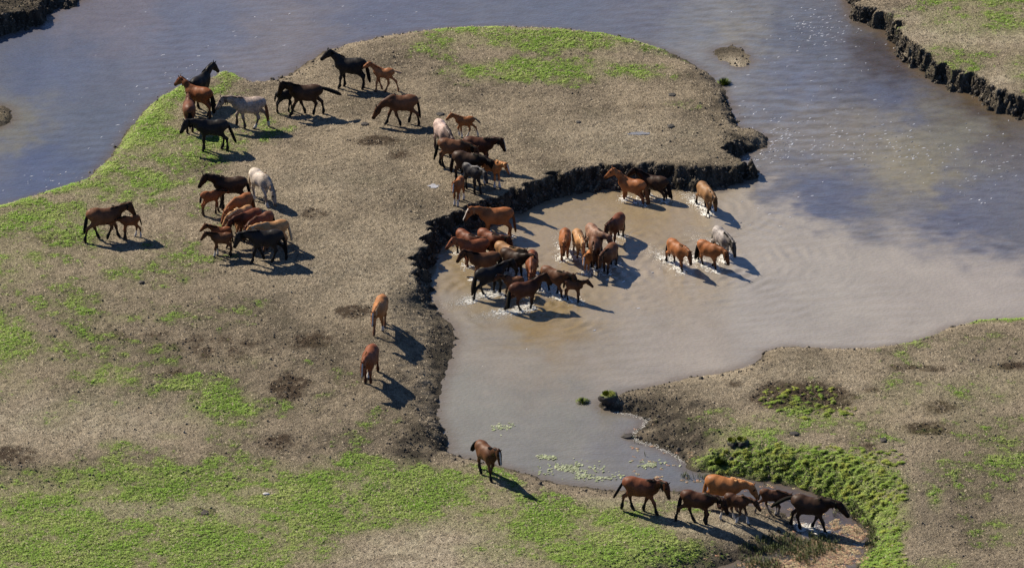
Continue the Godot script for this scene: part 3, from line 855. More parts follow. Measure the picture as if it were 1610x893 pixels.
func coat(kind: String) -> Dictionary:
	# body, points (lower legs), mane, tail, head shade, roan flecks
	var black := Color(0.012, 0.011, 0.01)
	var c := {"points": black, "mane": black, "tail": black, "fleck": 0.0, "neck": 1.0}
	match kind:
		"black": c.body = Color(0.02, 0.0175, 0.016)
		"darkbay":
			c.body = Color(0.05, 0.027, 0.016)
			c.neck = 0.4
		"darkbayred":
			c.body = Color(0.075, 0.03, 0.016)
			c.neck = 0.45
		"darkbayfoal":
			c.body = Color(0.085, 0.038, 0.02)
			c.points = Color(0.2, 0.16, 0.12)
			c.mane = Color(0.03, 0.02, 0.014)
		"bay":
			c.body = Color(0.13, 0.058, 0.028)
			c.neck = 0.5
		"bayred":
			c.body = Color(0.16, 0.055, 0.026)
			c.neck = 0.42
		"baybright":
			c.body = Color(0.2, 0.07, 0.026)
			c.neck = 0.55
			c.points = Color(0.05, 0.03, 0.02)
		"bayorange":
			c.body = Color(0.31, 0.115, 0.04)
			c.head = 0.35
			c.neck = 0.7
			c.mane = Color(0.1, 0.05, 0.025)
		"redbrown":
			c.body = Color(0.15, 0.062, 0.033)
			c.neck = 0.6
			c.mane = Color(0.04, 0.02, 0.012)
			c.points = Color(0.03, 0.018, 0.012)
		"chestnut":
			c.body = Color(0.27, 0.1, 0.036)
			c.neck = 0.85
			c.points = Color(0.16, 0.06, 0.026)
			c.mane = Color(0.3, 0.15, 0.07)
			c.tail = Color(0.16, 0.07, 0.03)
		"chestnutdark":
			c.body = Color(0.19, 0.066, 0.03)
			c.points = Color(0.08, 0.03, 0.016)
			c.mane = Color(0.22, 0.1, 0.05)
			c.tail = Color(0.1, 0.045, 0.022)
		"chestnutbright":
			c.body = Color(0.34, 0.135, 0.045)
			c.points = Color(0.3, 0.15, 0.075)
			c.mane = Color(0.42, 0.24, 0.11)
			c.tail = Color(0.3, 0.13, 0.05)
		"chestnutpale":
			c.body = Color(0.31, 0.125, 0.05)
			c.points = Color(0.3, 0.14, 0.065)
			c.mane = Color(0.25, 0.09, 0.035)
			c.tail = Color(0.42, 0.27, 0.16)
		"chestnutsock":
			c.body = Color(0.3, 0.115, 0.04)
			c.points = Color(0.34, 0.29, 0.23)
			c.mane = Color(0.24, 0.1, 0.04)
			c.tail = Color(0.09, 0.08, 0.07)
		"palomino":
			c.body = Color(0.38, 0.2, 0.085)
			c.points = Color(0.2, 0.1, 0.05)
			c.mane = Color(0.5, 0.38, 0.24)
			c.tail = c.mane
		"palominored":
			c.body = Color(0.36, 0.16, 0.062)
			c.points = Color(0.15, 0.07, 0.035)
			c.mane = Color(0.45, 0.29, 0.16)
			c.tail = c.mane
		"buckskin":
			c.body = Color(0.29, 0.155, 0.068)
			c.neck = 0.65
			c.head = 0.3
		"cream":
			c.body = Color(0.52, 0.44, 0.35)
			c.points = Color(0.3, 0.22, 0.16)
			c.mane = Color(0.2, 0.13, 0.08)
			c.tail = Color(0.36, 0.28, 0.2)
			c.neck = 0.5
			c.fleck = 0.1
		"creamroan":
			c.body = Color(0.45, 0.33, 0.27)
			c.points = Color(0.05, 0.03, 0.022)
			c.neck = 0.3
			c.fleck = 0.2
		"roan":
			c.body = Color(0.29, 0.225, 0.18)
			c.points = Color(0.07, 0.05, 0.04)
			c.mane = Color(0.12, 0.085, 0.06)
			c.tail = Color(0.14, 0.06, 0.03)
			c.neck = 0.75
			c.fleck = 0.22
		"roanred":
			c.body = Color(0.27, 0.15, 0.095)
			c.neck = 0.6
			c.fleck = 0.18
		"grey":
			c.body = Color(0.33, 0.29, 0.255)
			c.points = Color(0.03, 0.024, 0.02)
			c.neck = 0.42
			c.head = 0.15
			c.fleck = 0.22
		"greyblack":
			c.body = Color(0.034, 0.031, 0.03)
			c.fleck = 0.25
	return c


func tuft(st: SurfaceTool, pts: Array, across: Array, out_dir: Vector3, thick: float, c: Color) -> void:
	# a lock of hair: a tapering bar of four sides along pts, half as wide as across says
	for k in pts.size() - 1:
		var ring := []
		for e in 2:
			var p: Vector3 = pts[k + e]
			var w: Vector3 = across[k + e]
			var o := out_dir * thick * (0.5 if k + e == pts.size() - 1 else 1.0)
			ring.append([p - w - o, p + w - o, p + w + o, p - w + o])
		for s in 4:
			var a: Vector3 = ring[0][s]
			var b: Vector3 = ring[0][(s + 1) % 4]
			var d: Vector3 = ring[1][s]
			var f: Vector3 = ring[1][(s + 1) % 4]
			for v in [a, d, b, b, d, f]:
				st.set_color(c)
				st.add_vertex(v)


func horse(at: Vector2, heading: float, depth: float, size: float, kind: String, pose: Dictionary, label: String, group: String) -> void:
	var foal: bool = pose.has("f")
	if foal:
		size *= 0.96
	var y := -depth if depth >= 0.0 else 0.0
	var th := deg_to_rad(heading)
	size *= 0.985
	var fwd := Vector2(cos(th), -sin(th))
	var right := Vector2(sin(th), cos(th))
	if depth < 0.0:
		for k in [[0.35, 0.13], [0.35, -0.13], [-0.65, 0.13], [-0.65, -0.13]]:
			var q: Vector2 = at + (fwd * k[0] + right * k[1]) * size
			y += ground_y(q.x, q.y) * 0.25
	pose.gy = [0.0, 0.0, 0.0, 0.0]
	if depth < 0.0:
		for leg in 4:
			var q: Vector2 = at + (fwd * (0.37 if leg < 2 else -0.66) + right * (-0.13 if leg % 2 == 0 else 0.13)) * size
			pose.gy[leg] = clampf((ground_y(q.x, q.y) - y) / size, -0.14, 0.14) - 0.005
	pose.build = rng.randf_range(0.95, 1.06)
	pose.h += rng.randf_range(-5.0, 5.0)
	pose.j = rng.randf_range(-1.0, 1.0)
	pose.fat = rng.randf_range(1.0, 1.12)
	if not pose.has("w") or pose.w < 0.0:
		pose.erase("w")
	var b := horse_body(pose)
	var c := coat(kind)
	var root := Node3D.new()
	root.name = numbered("foal" if foal and size < 0.895 else "horse")
	root.position = Vector3(at.x, y, at.y)
	root.rotation.y = th
	tag(root, label, "foal" if foal and size < 0.895 else "horse", group)
	add_child(root)
	# colours of the coat
	var verts: PackedVector3Array = b.v
	var cols := PackedColorArray()
	var socks: int = pose.get("s", 0)
	var blaze: int = pose.get("b", 0)
	var white := Color(0.5, 0.46, 0.4)
	var shade := rng.randf_range(0.9, 1.12)
	var tone := rng.randf_range(0.0, 50.0)
	for k in verts.size():
		var v := verts[k]
		var t: int = b.T[b.b[k]]
		var leg: int = b.L[b.b[k]]
		var col: Color = c.body * shade
		var nz := n_fine.get_noise_3d(v.x * 0.7 + tone, v.y * 0.7, v.z * 0.7)
		var nf := n_fine.get_noise_3d(v.x * 4.0 + tone, v.y * 4.0, v.z * 4.0)
		if t == 1:
			col = col * c.neck
		elif t == 2:
			var along: float = (v - b.h0).dot(b.hd)
			var top: float = (v - b.h0 - b.hd * along).dot(b.u3)
			var aside: float = absf((v - b.h0).dot(b.s3))
			col = col * (c.head if c.has("head") else c.neck)
			if along > 0.4:
				col = col * lerpf(1.0, 0.35, smoothstep(0.4, 0.5, along))
			if blaze > 0 and top > 0.02 and aside < (0.028 if blaze == 1 else 0.042) and along > 0.02:
				col = white
			if aside > 0.05 and absf(along - 0.15) < 0.03 and top > 0.02:
				col = Color(0.006, 0.005, 0.004)
		elif t == 0:
			# shoulder darkens towards the neck; the belly is a little paler
			col = col * lerpf(1.0, c.neck * 0.8 + 0.2, smoothstep(0.05, 0.42, v.x + nf * 0.06))
		elif t >= 3:
			var low := clampf(1.0 - (v.y - 0.35) / 0.3, 0.0, 1.0)
			col = col.lerp(c.points, low)
			if t >= 4 and v.y < (0.42 if foal else 0.27) + nf * 0.05 and socks & (1 << leg):
				col = white
			if t == 5 and v.y < 0.075:
				col = Color(0.035, 0.03, 0.026)
		col = col * (1.0 + 0.38 * nz + 0.26 * nf)
		if c.fleck > 0.0 and t < 3:
			col = col * (1.0 + c.fleck * 2.0 * nf)
			if kind == "greyblack" and v.y > 1.2 and absf(v.z) < 0.04:
				col = Color(0.2, 0.19, 0.18)
		cols.append(Color(maxf(col.r, 0.002), maxf(col.g, 0.002), maxf(col.b, 0.002)))
	for k in verts.size():
		verts[k] *= size
	surface("body", verts, b.n, cols, b.i, coat_mat, root)
	# ears
	for s in [-1.0, 1.0]:
		var st := SurfaceTool.new()
		st.begin(Mesh.PRIMITIVE_TRIANGLES)
		var base: Vector3 = b.h0 + b.u3 * 0.07 + b.s3 * 0.045 * s
		var tip: Vector3 = base + (b.u3 * 0.8 - b.hd * 0.45 + b.s3 * 0.2 * s).normalized() * 0.16
		var mid := base.lerp(tip, 0.45)
		var ring := [mid + b.s3 * 0.034, mid + b.hd * 0.03, mid - b.s3 * 0.034, mid - b.hd * 0.03]
		for k in 4:
			for v in [base, ring[k], ring[(k + 1) % 4], tip, ring[(k + 1) % 4], ring[k]]:
				st.set_color(c.body * 0.7 * c.neck)
				st.add_vertex(v * size)
		st.generate_normals()
		add_part(root, "ear", st, coat_mat)
	# mane: locks falling from the crest, to one side
	var st := SurfaceTool.new()
	st.begin(Mesh.PRIMITIVE_TRIANGLES)
	var fall := 1.0 if rng.randf() < 0.5 else -1.0
	var locks := 15
	for k in locks:
		var t := k / float(locks - 1)
		var root_at: Vector3
		var along: Vector3
		var sd: Vector3
		if t < 0.5:
			root_at = b.n2.lerp(b.n1, t * 2.0)
			along = -b.d2
			sd = b.s2
		else:
			root_at = b.n1.lerp(b.withers, (t - 0.5) * 2.0)
			along = -b.d1
			sd = b.s1
		var crest := sd.cross(along).normalized()
		if crest.dot(Vector3.UP) < 0.0:
			crest = -crest
		root_at += crest * lerpf(0.085, 0.13, minf(t * 2.0, 1.0)) * (1.0 if t < 0.5 else lerpf(1.0, 0.15, (t - 0.5) * 2.0)) * b.thin
		var length := (0.12 if foal else 0.34) * rng.randf_range(0.75, 1.2) * (1.0 - 0.35 * t)
		var sway := along * rng.randf_range(-0.3, 0.3)
		var down := (Vector3.DOWN * 0.9 + sway * 0.4).normalized()
		var f2 := fall if rng.randf() < 0.85 else -fall
		var p1: Vector3 = root_at + sd * f2 * 0.055 + crest * 0.012
		var p2: Vector3 = p1 + down * length * 0.55 + sd * f2 * 0.025
		var p3: Vector3 = p2 + down * length * 0.5 - sd * f2 * 0.005
		var wd := along * 0.042
		tuft(st, [root_at * size - crest * 0.02, p1 * size, p2 * size, p3 * size], [wd * size, wd * 1.1 * size, wd * 0.9 * size, wd * 0.25 * size], (sd * f2 + crest * 0.4).normalized(), 0.024 * size, c.mane * rng.randf_range(0.8, 1.2))
	st.generate_normals()
	add_part(root, "mane", st, hair_mat)
	# forelock
	st = SurfaceTool.new()
	st.begin(Mesh.PRIMITIVE_TRIANGLES)
	var fa: Vector3 = b.h0 + b.u3 * 0.085
	tuft(st, [fa * size, (fa + b.hd * 0.09 + b.u3 * 0.015) * size, (fa + b.hd * 0.2 - b.u3 * 0.012) * size], [b.s3 * 0.04 * size, b.s3 * 0.035 * size, b.s3 * 0.01 * size], b.u3, 0.014 * size, c.mane)
	st.generate_normals()
	add_part(root, "forelock", st, hair_mat)
	# tail
	st = SurfaceTool.new()
	st.begin(Mesh.PRIMITIVE_TRIANGLES)
	st.set_smooth_group(0)
	var blow: float = pose.get("t", 0.0) + rng.randf_range(0.0, 0.1)
	var full := 0.55 if foal else 0.95
	for lock in 5:
		var sp := (lock - 2) * 0.022
		var pos: Vector3 = b.dock + Vector3(0.03, -0.01, sp * 0.5)
		var dir := Vector3(-0.7, 0.1 if blow > 0.4 else -0.8, 0).normalized()
		var pts := [pos * size]
		var acr := [Vector3(0, 0, 0.03) * size]
		var segs := 7
		var len_k := full * rng.randf_range(0.85, 1.1)
		for k in segs:
			var want := Vector3(-0.08 - blow, -1.0 + blow * 0.45, sp * 2.0).normalized()
			dir = dir.lerp(want, 0.45).normalized()
			pos += dir * len_k / segs
			pts.append(pos * size)
			var wid: float = [0.04, 0.052, 0.06, 0.058, 0.05, 0.036, 0.01][k] * (0.75 if foal else 1.0)
			acr.append(Vector3(0, 0, wid) * size)
		var od := Vector3(-1, 0.1, 0).normalized() if blow < 0.4 else Vector3(-0.3, 1, 0).normalized()
		tuft(st, pts, acr, od, 0.05 * size * (0.7 if foal else 1.0), c.tail * rng.randf_range(0.8, 1.15))
	st.generate_normals()
	add_part(root, "tail", st, hair_mat)
	if depth >= 0.0:
		ripples.append(Vector3(at.x, at.y, 0.35 + (0.5 if pose.has("w") else 0.0)))
		splash_spots.append([at, fwd, size, b.hooves, pose.has("w")])


func add_part(root: Node3D, called: String, st: SurfaceTool, m: Material) -> void:
	var o := MeshInstance3D.new()
	o.name = called
	o.mesh = st.commit()
	o.material_override = m
	root.add_child(o, true)


func herd() -> void:
	horse(Vector2(-14.52, -18.45), 62, -1, 1.08, "black", {"n": 30, "y": 10, "h": -45}, "black horse seen from behind, farthest of the cluster on the green river edge", G1)
	horse(Vector2(-14.62, -17.14), 150, -1, 1.05, "baybright", {"n": 34, "y": 10, "h": -35}, "orange bay horse with dark neck, between black horse and brown rump at river edge", G1)
	horse(Vector2(-14.97, -15.68), 95, -1, 1.0, "redbrown", {"n": 0, "y": 0, "h": -50}, "red-brown horse showing its round rump, on the green strip behind a black horse", G1)
	horse(Vector2(-13.86, -13.12), 181, -1, 1.1, "black", {"n": 14, "y": -8, "h": -58, "w": -1, "t": 0.15}, "black-brown horse in profile on green grass, head low, nearest of river edge cluster", G1)
	horse(Vector2(-12.26, -15.67), 178, -1, 1.12, "roan", {"n": 14, "y": -6, "h": -52, "w": 0.35, "s": 12}, "pale pinkish roan horse with chestnut tail and dark legs, walking left", G1)
	horse(Vector2(-10.55, -17.58), 20, -1, 0.8, "black", {"n": 5, "y": 30, "h": -60, "f": 1}, "small black foal mostly hidden behind the shoulder of a brown horse", G1)
	horse(Vector2(-9.65, -17.19), 180, -1, 1.1, "darkbay", {"n": 30, "y": -15, "h": -62, "w": 0.1, "t": 1.0}, "dark bay horse with tail blown out behind it, beside a black foal", G1)
	horse(Vector2(-7.65, -20.42), 172, -1, 1.1, "black", {"n": 46, "y": 0, "h": -38, "w": -1}, "shiny black mare with raised head, standing beside an orange foal", G1)
	horse(Vector2(-6.06, -19.92), 168, -1, 0.88, "chestnutpale", {"n": 46, "y": -8, "h": -38, "w": 0.2, "t": 1.1, "f": 1}, "orange chestnut foal with pale lifted tail behind the black mare", G1)
	horse(Vector2(-5.18, -15.63), 181, -1, 1.1, "bay", {"n": -36, "y": 0, "h": -62, "w": 0.6}, "brown bay horse grazing alone with its nose at the ground", G1)
	horse(Vector2(-2.2, -13.87), 180, -1, 0.76, "chestnutsock", {"n": 36, "y": -5, "h": -42, "w": 0.3, "t": 0.5, "f": 1, "s": 15}, "small chestnut foal with white legs and dark tail at back of the clifftop cluster", G1)
	horse(Vector2(-3.15, -12.05), 292, -1, 1.08, "creamroan", {"n": -12, "y": 0, "h": -55}, "cream-coloured horse with pale rump and darker shoulder at left of clifftop cluster", G1)
	horse(Vector2(-2.64, -10.29), 344, -1, 1.02, "bay", {"n": -6, "y": 10, "h": -60}, "brown bay horse with its tail toward the left, hind legs clear, mid clifftop cluster", G1)
	horse(Vector2(-1.48, -10.53), 350, -1, 1.02, "darkbayred", {"n": 18, "y": 8, "h": -62, "b": 1}, "dark bay horse with heavy black mane and white nose, facing right above the cliff", G1)
	horse(Vector2(-1.93, -8.64), 338, -1, 1.08, "darkbay", {"n": 0, "y": 10, "h": -62}, "glossy dark brown horse with lowered head, right in the middle of the clifftop cluster", G1)
	horse(Vector2(-1.76, -7.65), 318, -1, 0.98, "greyblack", {"n": 5, "y": 20, "h": -60, "f": 1}, "charcoal grey yearling with pale line along its back, nearest dark one of the cluster", G1)
	horse(Vector2(-0.86, -8.26), 316, -1, 0.96, "chestnutbright", {"n": 22, "y": 0, "h": -60, "b": 1, "s": 15, "f": 1}, "bright orange yearling with pale legs facing the cliff edge", G1)
	horse(Vector2(-2.44, -6.4), 250, -1, 0.88, "chestnut", {"n": 30, "y": -12, "h": -48, "s": 15, "b": 1, "f": 1}, "chestnut foal with pale legs standing alone at the lip of the cliff", G1)
	horse(Vector2(-12.76, -6.41), 182, -1, 1.1, "darkbay", {"n": 26, "y": -5, "h": -55}, "dark brown mare with long black tail, foal at her near side", G1)
	horse(Vector2(-13.51, -5.82), 20, -1, 0.84, "baybright", {"n": -2, "y": -14, "h": -20, "f": 1}, "reddish bay foal nursing under the dark brown mare", G1)
	horse(Vector2(-11.31, -6.84), 306, -1, 1.1, "cream", {"n": -38, "y": 6, "h": -66, "w": 0.6, "s": 15}, "creamy white horse with long brown mane grazing at the edge of its group", G1)
	horse(Vector2(-12.2, -4.56), 228, -1, 0.98, "chestnut", {"n": -24, "y": -4, "h": -62}, "chestnut horse with head lowered to the left, back of the huddle", G1)
	horse(Vector2(-12.1, -3.25), 224, -1, 0.99, "palomino", {"n": 0, "y": -5, "h": -45, "f": 1}, "flaxen golden young horse squeezed in the middle of the huddle", G1)
	horse(Vector2(-11.8, -2.83), 220, -1, 1.0, "bayred", {"n": 2, "y": -8, "h": -58}, "red-brown horse with dark neck between golden young horse and brown rump", G1)
	horse(Vector2(-11.19, -2.52), 228, -1, 0.98, "redbrown", {"n": -8, "y": -8, "h": -55}, "brown horse with rounded rump, right side of the huddle behind black horse", G1)
	horse(Vector2(-10.66, -1.7), 200, -1, 1.0, "palomino", {"n": 4, "y": 0, "h": -52}, "palomino horse with pale mane partly hidden behind the black horse", G1)
	horse(Vector2(-10.96, -0.47), 183, -1, 1.12, "black", {"n": 4, "y": -8, "h": -62, "w": 0.15}, "jet black horse in profile nearest in the huddle at middle left", G1)
	horse(Vector2(-12.98, -1.89), 176, -1, 0.8, "baybright", {"n": 28, "y": -5, "h": -48, "f": 1}, "red foal mostly hidden behind another foal left of the black horse", G1)
	horse(Vector2(-12.93, -1.13), 182, -1, 0.82, "bay", {"n": 24, "y": -16, "h": -50, "f": 1, "s": 3}, "brown foal with long legs in front of its twin, left of the black horse", G1)
	horse(Vector2(-18.17, -3.43), 10, -1, 1.12, "bay", {"n": 26, "y": -4, "h": -58, "w": 0.15}, "bay mare standing apart at far left with dark tail and nursing foal", G1)
	horse(Vector2(-17.12, -3.47), 196, -1, 0.8, "baybright", {"n": 5, "y": 0, "h": -30, "f": 1, "s": 12}, "small bay foal with pale hind legs nursing at the far left mare", G1)
	horse(Vector2(-5.74, 6.38), 259, -1, 1.06, "palominored", {"n": 10, "y": 4, "h": -66, "w": 0.4, "b": 1, "s": 1}, "golden chestnut horse with pale mane walking head on, farther of two on the slope", G1)
	horse(Vector2(-6.09, 11.2), 258, -1, 1.08, "chestnutdark", {"n": 12, "y": 2, "h": -66, "w": 0.8, "b": 1, "s": 8}, "copper horse with pale forelock walking head on, nearer of two on the slope", G1)
	horse(Vector2(-0.77, -5.01), 183, 0.15, 1.1, "chestnut", {"n": 20, "y": -10, "h": -48, "b": 2}, "large chestnut with white blaze standing at the foot of the cliff", G2)
	horse(Vector2(-1.99, -2.8), 306, 0.15, 0.98, "bayred", {"n": 14, "y": -38, "h": -55}, "red bay with dark head turned right, leftmost rump in the wading group", G2)
	horse(Vector2(-0.97, -2.8), 312, 0.15, 1.0, "bayred", {"n": 14, "y": -36, "h": -60}, "red bay with black mane looking right below the large chestnut", G2)
	horse(Vector2(-1.73, -1.94), 196, 0.15, 1.0, "chestnutdark", {"n": 36, "y": -6, "h": -40}, "chestnut with head raised to the left, foremost of the wading group", G2)
	horse(Vector2(-1.27, -0.62), 190, 0.15, 1.0, "bay", {"n": 34, "y": -8, "h": -55}, "golden-brown bay facing left just behind the black wading horse", G2)
	horse(Vector2(-0.2, -1.54), 312, 0.18, 0.98, "buckskin", {"n": 18, "y": -25, "h": -60}, "tan buckskin with dark head and pricked ears facing right in the wading group", G2)
	horse(Vector2(0.08, -0.82), 318, 0.15, 0.98, "darkbay", {"n": 16, "y": -30, "h": -60}, "very dark brown horse between the buckskin and the black wading horse, ears pricked", G2)
	horse(Vector2(-0.93, 1.08), 30, 0.12, 1.06, "black", {"n": 24, "y": 10, "h": -58, "w": 0.3}, "big black horse wading, tail to the camera, in the pool", G2)
	horse(Vector2(0.87, -0.43), 268, 0.2, 1.02, "chestnutdark", {"n": -22, "y": 0, "h": -66}, "copper bay drinking head on with pale stripe along its spine", G2)
	horse(Vector2(0.03, 1.27), 178, 0.12, 0.78, "bay", {"n": 25, "y": -8, "h": -40, "b": 1, "f": 1}, "chestnut foal peeping out behind a brown bay in the pool", G2)
	horse(Vector2(0.59, 2.5), 24, 0.12, 1.02, "darkbayred", {"n": 34, "y": 4, "h": -48, "w": 0.8}, "brown bay stepping through splashes with raised hind leg, nearest in the pool", G2)
	horse(Vector2(1.88, 1.08), 318, 0.15, 1.0, "bay", {"n": 14, "y": -16, "h": -58, "w": 0.4}, "tan bay with dark mane looking right, beside a small wading foal", G2)
	horse(Vector2(2.75, 1.72), 332, 0.1, 0.8, "bay", {"n": 32, "y": -5, "h": -38, "f": 1}, "small brown foal with black mane wading at the front right of its group", G2)
	horse(Vector2(2.36, -2.74), 268, 0.17, 1.0, "chestnut", {"n": 14, "y": 2, "h": -64, "w": 0.3}, "chestnut with pale forelock walking straight ahead, leftmost of middle wading group", G2)
	horse(Vector2(3.01, -2.87), 282, 0.17, 0.94, "palomino", {"n": 10, "y": 6, "h": -64}, "golden palomino with white forelock, second from left in the middle wading group", G2)
	horse(Vector2(3.73, -3.27), 294, 0.17, 1.0, "roanred", {"n": 12, "y": -32, "h": -56}, "pinkish tan horse with dark head turned right in the middle wading group", G2)
	horse(Vector2(3.68, -1.94), 268, 0.17, 1.02, "bay", {"n": 12, "y": 0, "h": -66}, "bay with thick black mane facing ahead in the centre of the middle group", G2)
	horse(Vector2(3.39, -1.28), 250, 0.17, 0.8, "chestnutbright", {"n": 26, "y": -10, "h": -55, "b": 2, "f": 1, "s": 3}, "orange foal with white blaze at the front of the middle wading group", G2)
	horse(Vector2(4.3, -1.41), 246, 0.17, 0.95, "bay", {"n": 14, "y": -4, "h": -66}, "brown horse with lowered dark head, front right of the middle wading group", G2)
	horse(Vector2(4.65, -4.47), 246, 0.17, 0.98, "bayred", {"n": 16, "y": 0, "h": -62}, "red-brown horse at the back right of the middle group above a blue shadow", G2)
	horse(Vector2(5.41, -8.9), 150, 0.34, 1.02, "chestnut", {"n": 46, "y": -22, "h": -40}, "chestnut with raised head and flaxen mane, belly deep below the dark bank", G2)
	horse(Vector2(6.42, -9.18), 154, 0.3, 1.0, "darkbay", {"n": 34, "y": -15, "h": -45}, "very dark brown horse standing behind a belly-deep chestnut", G2)
	horse(Vector2(8.82, -7.73), 293, 0.15, 1.0, "buckskin", {"n": -2, "y": 6, "h": -66, "w": 0.35, "t": 0.5}, "buckskin with dark head wading below the muddy point, tail out to the left", G2)
	horse(Vector2(7.39, -1.74), 302, 0.15, 0.98, "bayorange", {"n": 10, "y": 8, "h": -64, "w": 0.4}, "orange bay with dark face, leftmost of three horses wading at the right", G2)
	horse(Vector2(8.83, -1.81), 316, 0.18, 0.96, "bayorange", {"n": 2, "y": 5, "h": -62, "w": 0.65}, "orange bay kicking up white splashes, middle of three wading at the right", G2)
	horse(Vector2(9.43, -2.87), 296, 0.17, 1.04, "grey", {"n": 0, "y": 6, "h": -62, "w": 0.35}, "grey roan horse with dark head and brown shoulder wading in the pool", G2)
	horse(Vector2(-1.03, 19.44), 300, -1, 1.06, "bay", {"n": 34, "y": 4, "h": -62, "w": 0.65, "t": 0.4, "b": 1}, "bay with black mane and legs walking alone on the bank below the pool", G3)
	horse(Vector2(5.38, 22.68), 342, -1, 1.12, "bayred", {"n": 20, "y": 28, "h": -66, "w": 0.42, "t": 0.25}, "dark bay with arched neck striding, last in the file along the stream", G3)
	horse(Vector2(8.79, 22.45), 338, -1, 1.12, "chestnutbright", {"n": 2, "y": -4, "h": -52, "w": 0.2}, "bright chestnut with flaxen mane walking behind the brown horse and its foal", G3)
	horse(Vector2(7.68, 23.77), 338, -1, 1.06, "darkbayred", {"n": 4, "y": 8, "h": -62, "w": 0.3}, "dark brown horse with lowered head, second in the file along the stream", G3)
	horse(Vector2(9.28, 23.66), 332, -1, 0.94, "darkbayfoal", {"n": 6, "y": 4, "h": -50, "w": 0.15, "f": 1, "s": 15}, "brown foal with pale legs between the brown horse and the stream", G3)
	horse(Vector2(10.76, 22.56), 346, -1, 0.86, "darkbayfoal", {"n": -4, "y": 0, "h": -45, "w": 0.3, "f": 1, "s": 1}, "dark foal stooping at the edge of the stream behind the leader", G3)
	horse(Vector2(12.33, 23.49), 340, 0.1, 1.16, "darkbay", {"n": 6, "y": -4, "h": -50, "w": 0.6, "t": 0.7}, "dark brown lead horse stepping through the shallow weedy stream", G3)


# ---------------------------------------------------------------- scattered small stuff
func scatter(called: String, mesh: Mesh, m: Material, xf: Array, cols: PackedColorArray, label: String, category: String) -> void:
	if xf.is_empty():
		return
	var mm := MultiMesh.new()
	mm.transform_format = MultiMesh.TRANSFORM_3D
	mm.use_colors = true
	mm.mesh = mesh
	mm.instance_count = xf.size()
	var buf := PackedFloat32Array()
	buf.resize(xf.size() * 16)
	for i in xf.size():
		var t: Transform3D = xf[i]
		var b := t.basis
		var k := i * 16
		buf[k] = b.x.x
		buf[k + 1] = b.y.x
		buf[k + 2] = b.z.x
		buf[k + 3] = t.origin.x
		buf[k + 4] = b.x.y
		buf[k + 5] = b.y.y
		buf[k + 6] = b.z.y
		buf[k + 7] = t.origin.y
		buf[k + 8] = b.x.z
		buf[k + 9] = b.y.z
		buf[k + 10] = b.z.z
		buf[k + 11] = t.origin.z
		buf[k + 12] = cols[i].r
		buf[k + 13] = cols[i].g
		buf[k + 14] = cols[i].b
		buf[k + 15] = 1.0
	mm.buffer = buf
	var o := MultiMeshInstance3D.new()
	o.name = numbered(called)
	o.multimesh = mm
	o.material_override = m
	tag(o, label, category, "", "stuff")
	add_child(o)


func leafy(blades: int, tall: float, wide: float, spread: float, seed_: int) -> ArrayMesh:
	# a tuft of grass: blades that lean outwards
	var r := RandomNumberGenerator.new()
	r.seed = seed_
	var st := SurfaceTool.new()
	st.begin(Mesh.PRIMITIVE_TRIANGLES)
	for k in blades:
		var a := r.randf() * TAU
		var out := Vector3(cos(a), 0, sin(a))
		var base := out * spread * 0.4 * r.randf()
		var h := tall * r.randf_range(0.6, 1.1)
		var tip := base + out * spread * r.randf_range(0.4, 1.1) + Vector3.UP * h
		var mid := base.lerp(tip, 0.5) + Vector3.UP * h * 0.15
		var turn := a + PI / 2 + r.randf_range(-0.8, 0.8)
		var side := Vector3(cos(turn), 0, sin(turn)) * wide * 0.5
		var n := (Vector3.UP + out * 0.5).normalized()
		for v in [base - side * 0.6, mid - side, base + side * 0.6, base + side * 0.6, mid - side, mid + side, mid - side, tip, mid + side]:
			st.set_normal(n)
			st.add_vertex(v)
	return st.commit()


func lump(seed_: int) -> ArrayMesh:
	# an irregular clod
	var r := RandomNumberGenerator.new()
	r.seed = seed_
	var sp := SphereMesh.new()
	sp.radius = 0.5
	sp.height = 1.0
	sp.radial_segments = 7
	sp.rings = 4
	var a := sp.get_mesh_arrays()
	var v: PackedVector3Array = a[Mesh.ARRAY_VERTEX]
	var moved := {}
	var st := SurfaceTool.new()
	st.begin(Mesh.PRIMITIVE_TRIANGLES)
	var idx: PackedInt32Array = a[Mesh.ARRAY_INDEX]
	for k in idx:
		var key := Vector3i((v[k] * 100.0).round())
		if not moved.has(key):
			moved[key] = v[k] * r.randf_range(0.7, 1.25)
		st.add_vertex(moved[key])
	st.generate_normals()
	return st.commit()


func leaf_material(back: Color) -> StandardMaterial3D:
	var m := StandardMaterial3D.new()
	m.vertex_color_use_as_albedo = true
	m.roughness = 0.7
	m.metallic_specular = 0.3
	m.backlight_enabled = true
	m.backlight = back
	return m


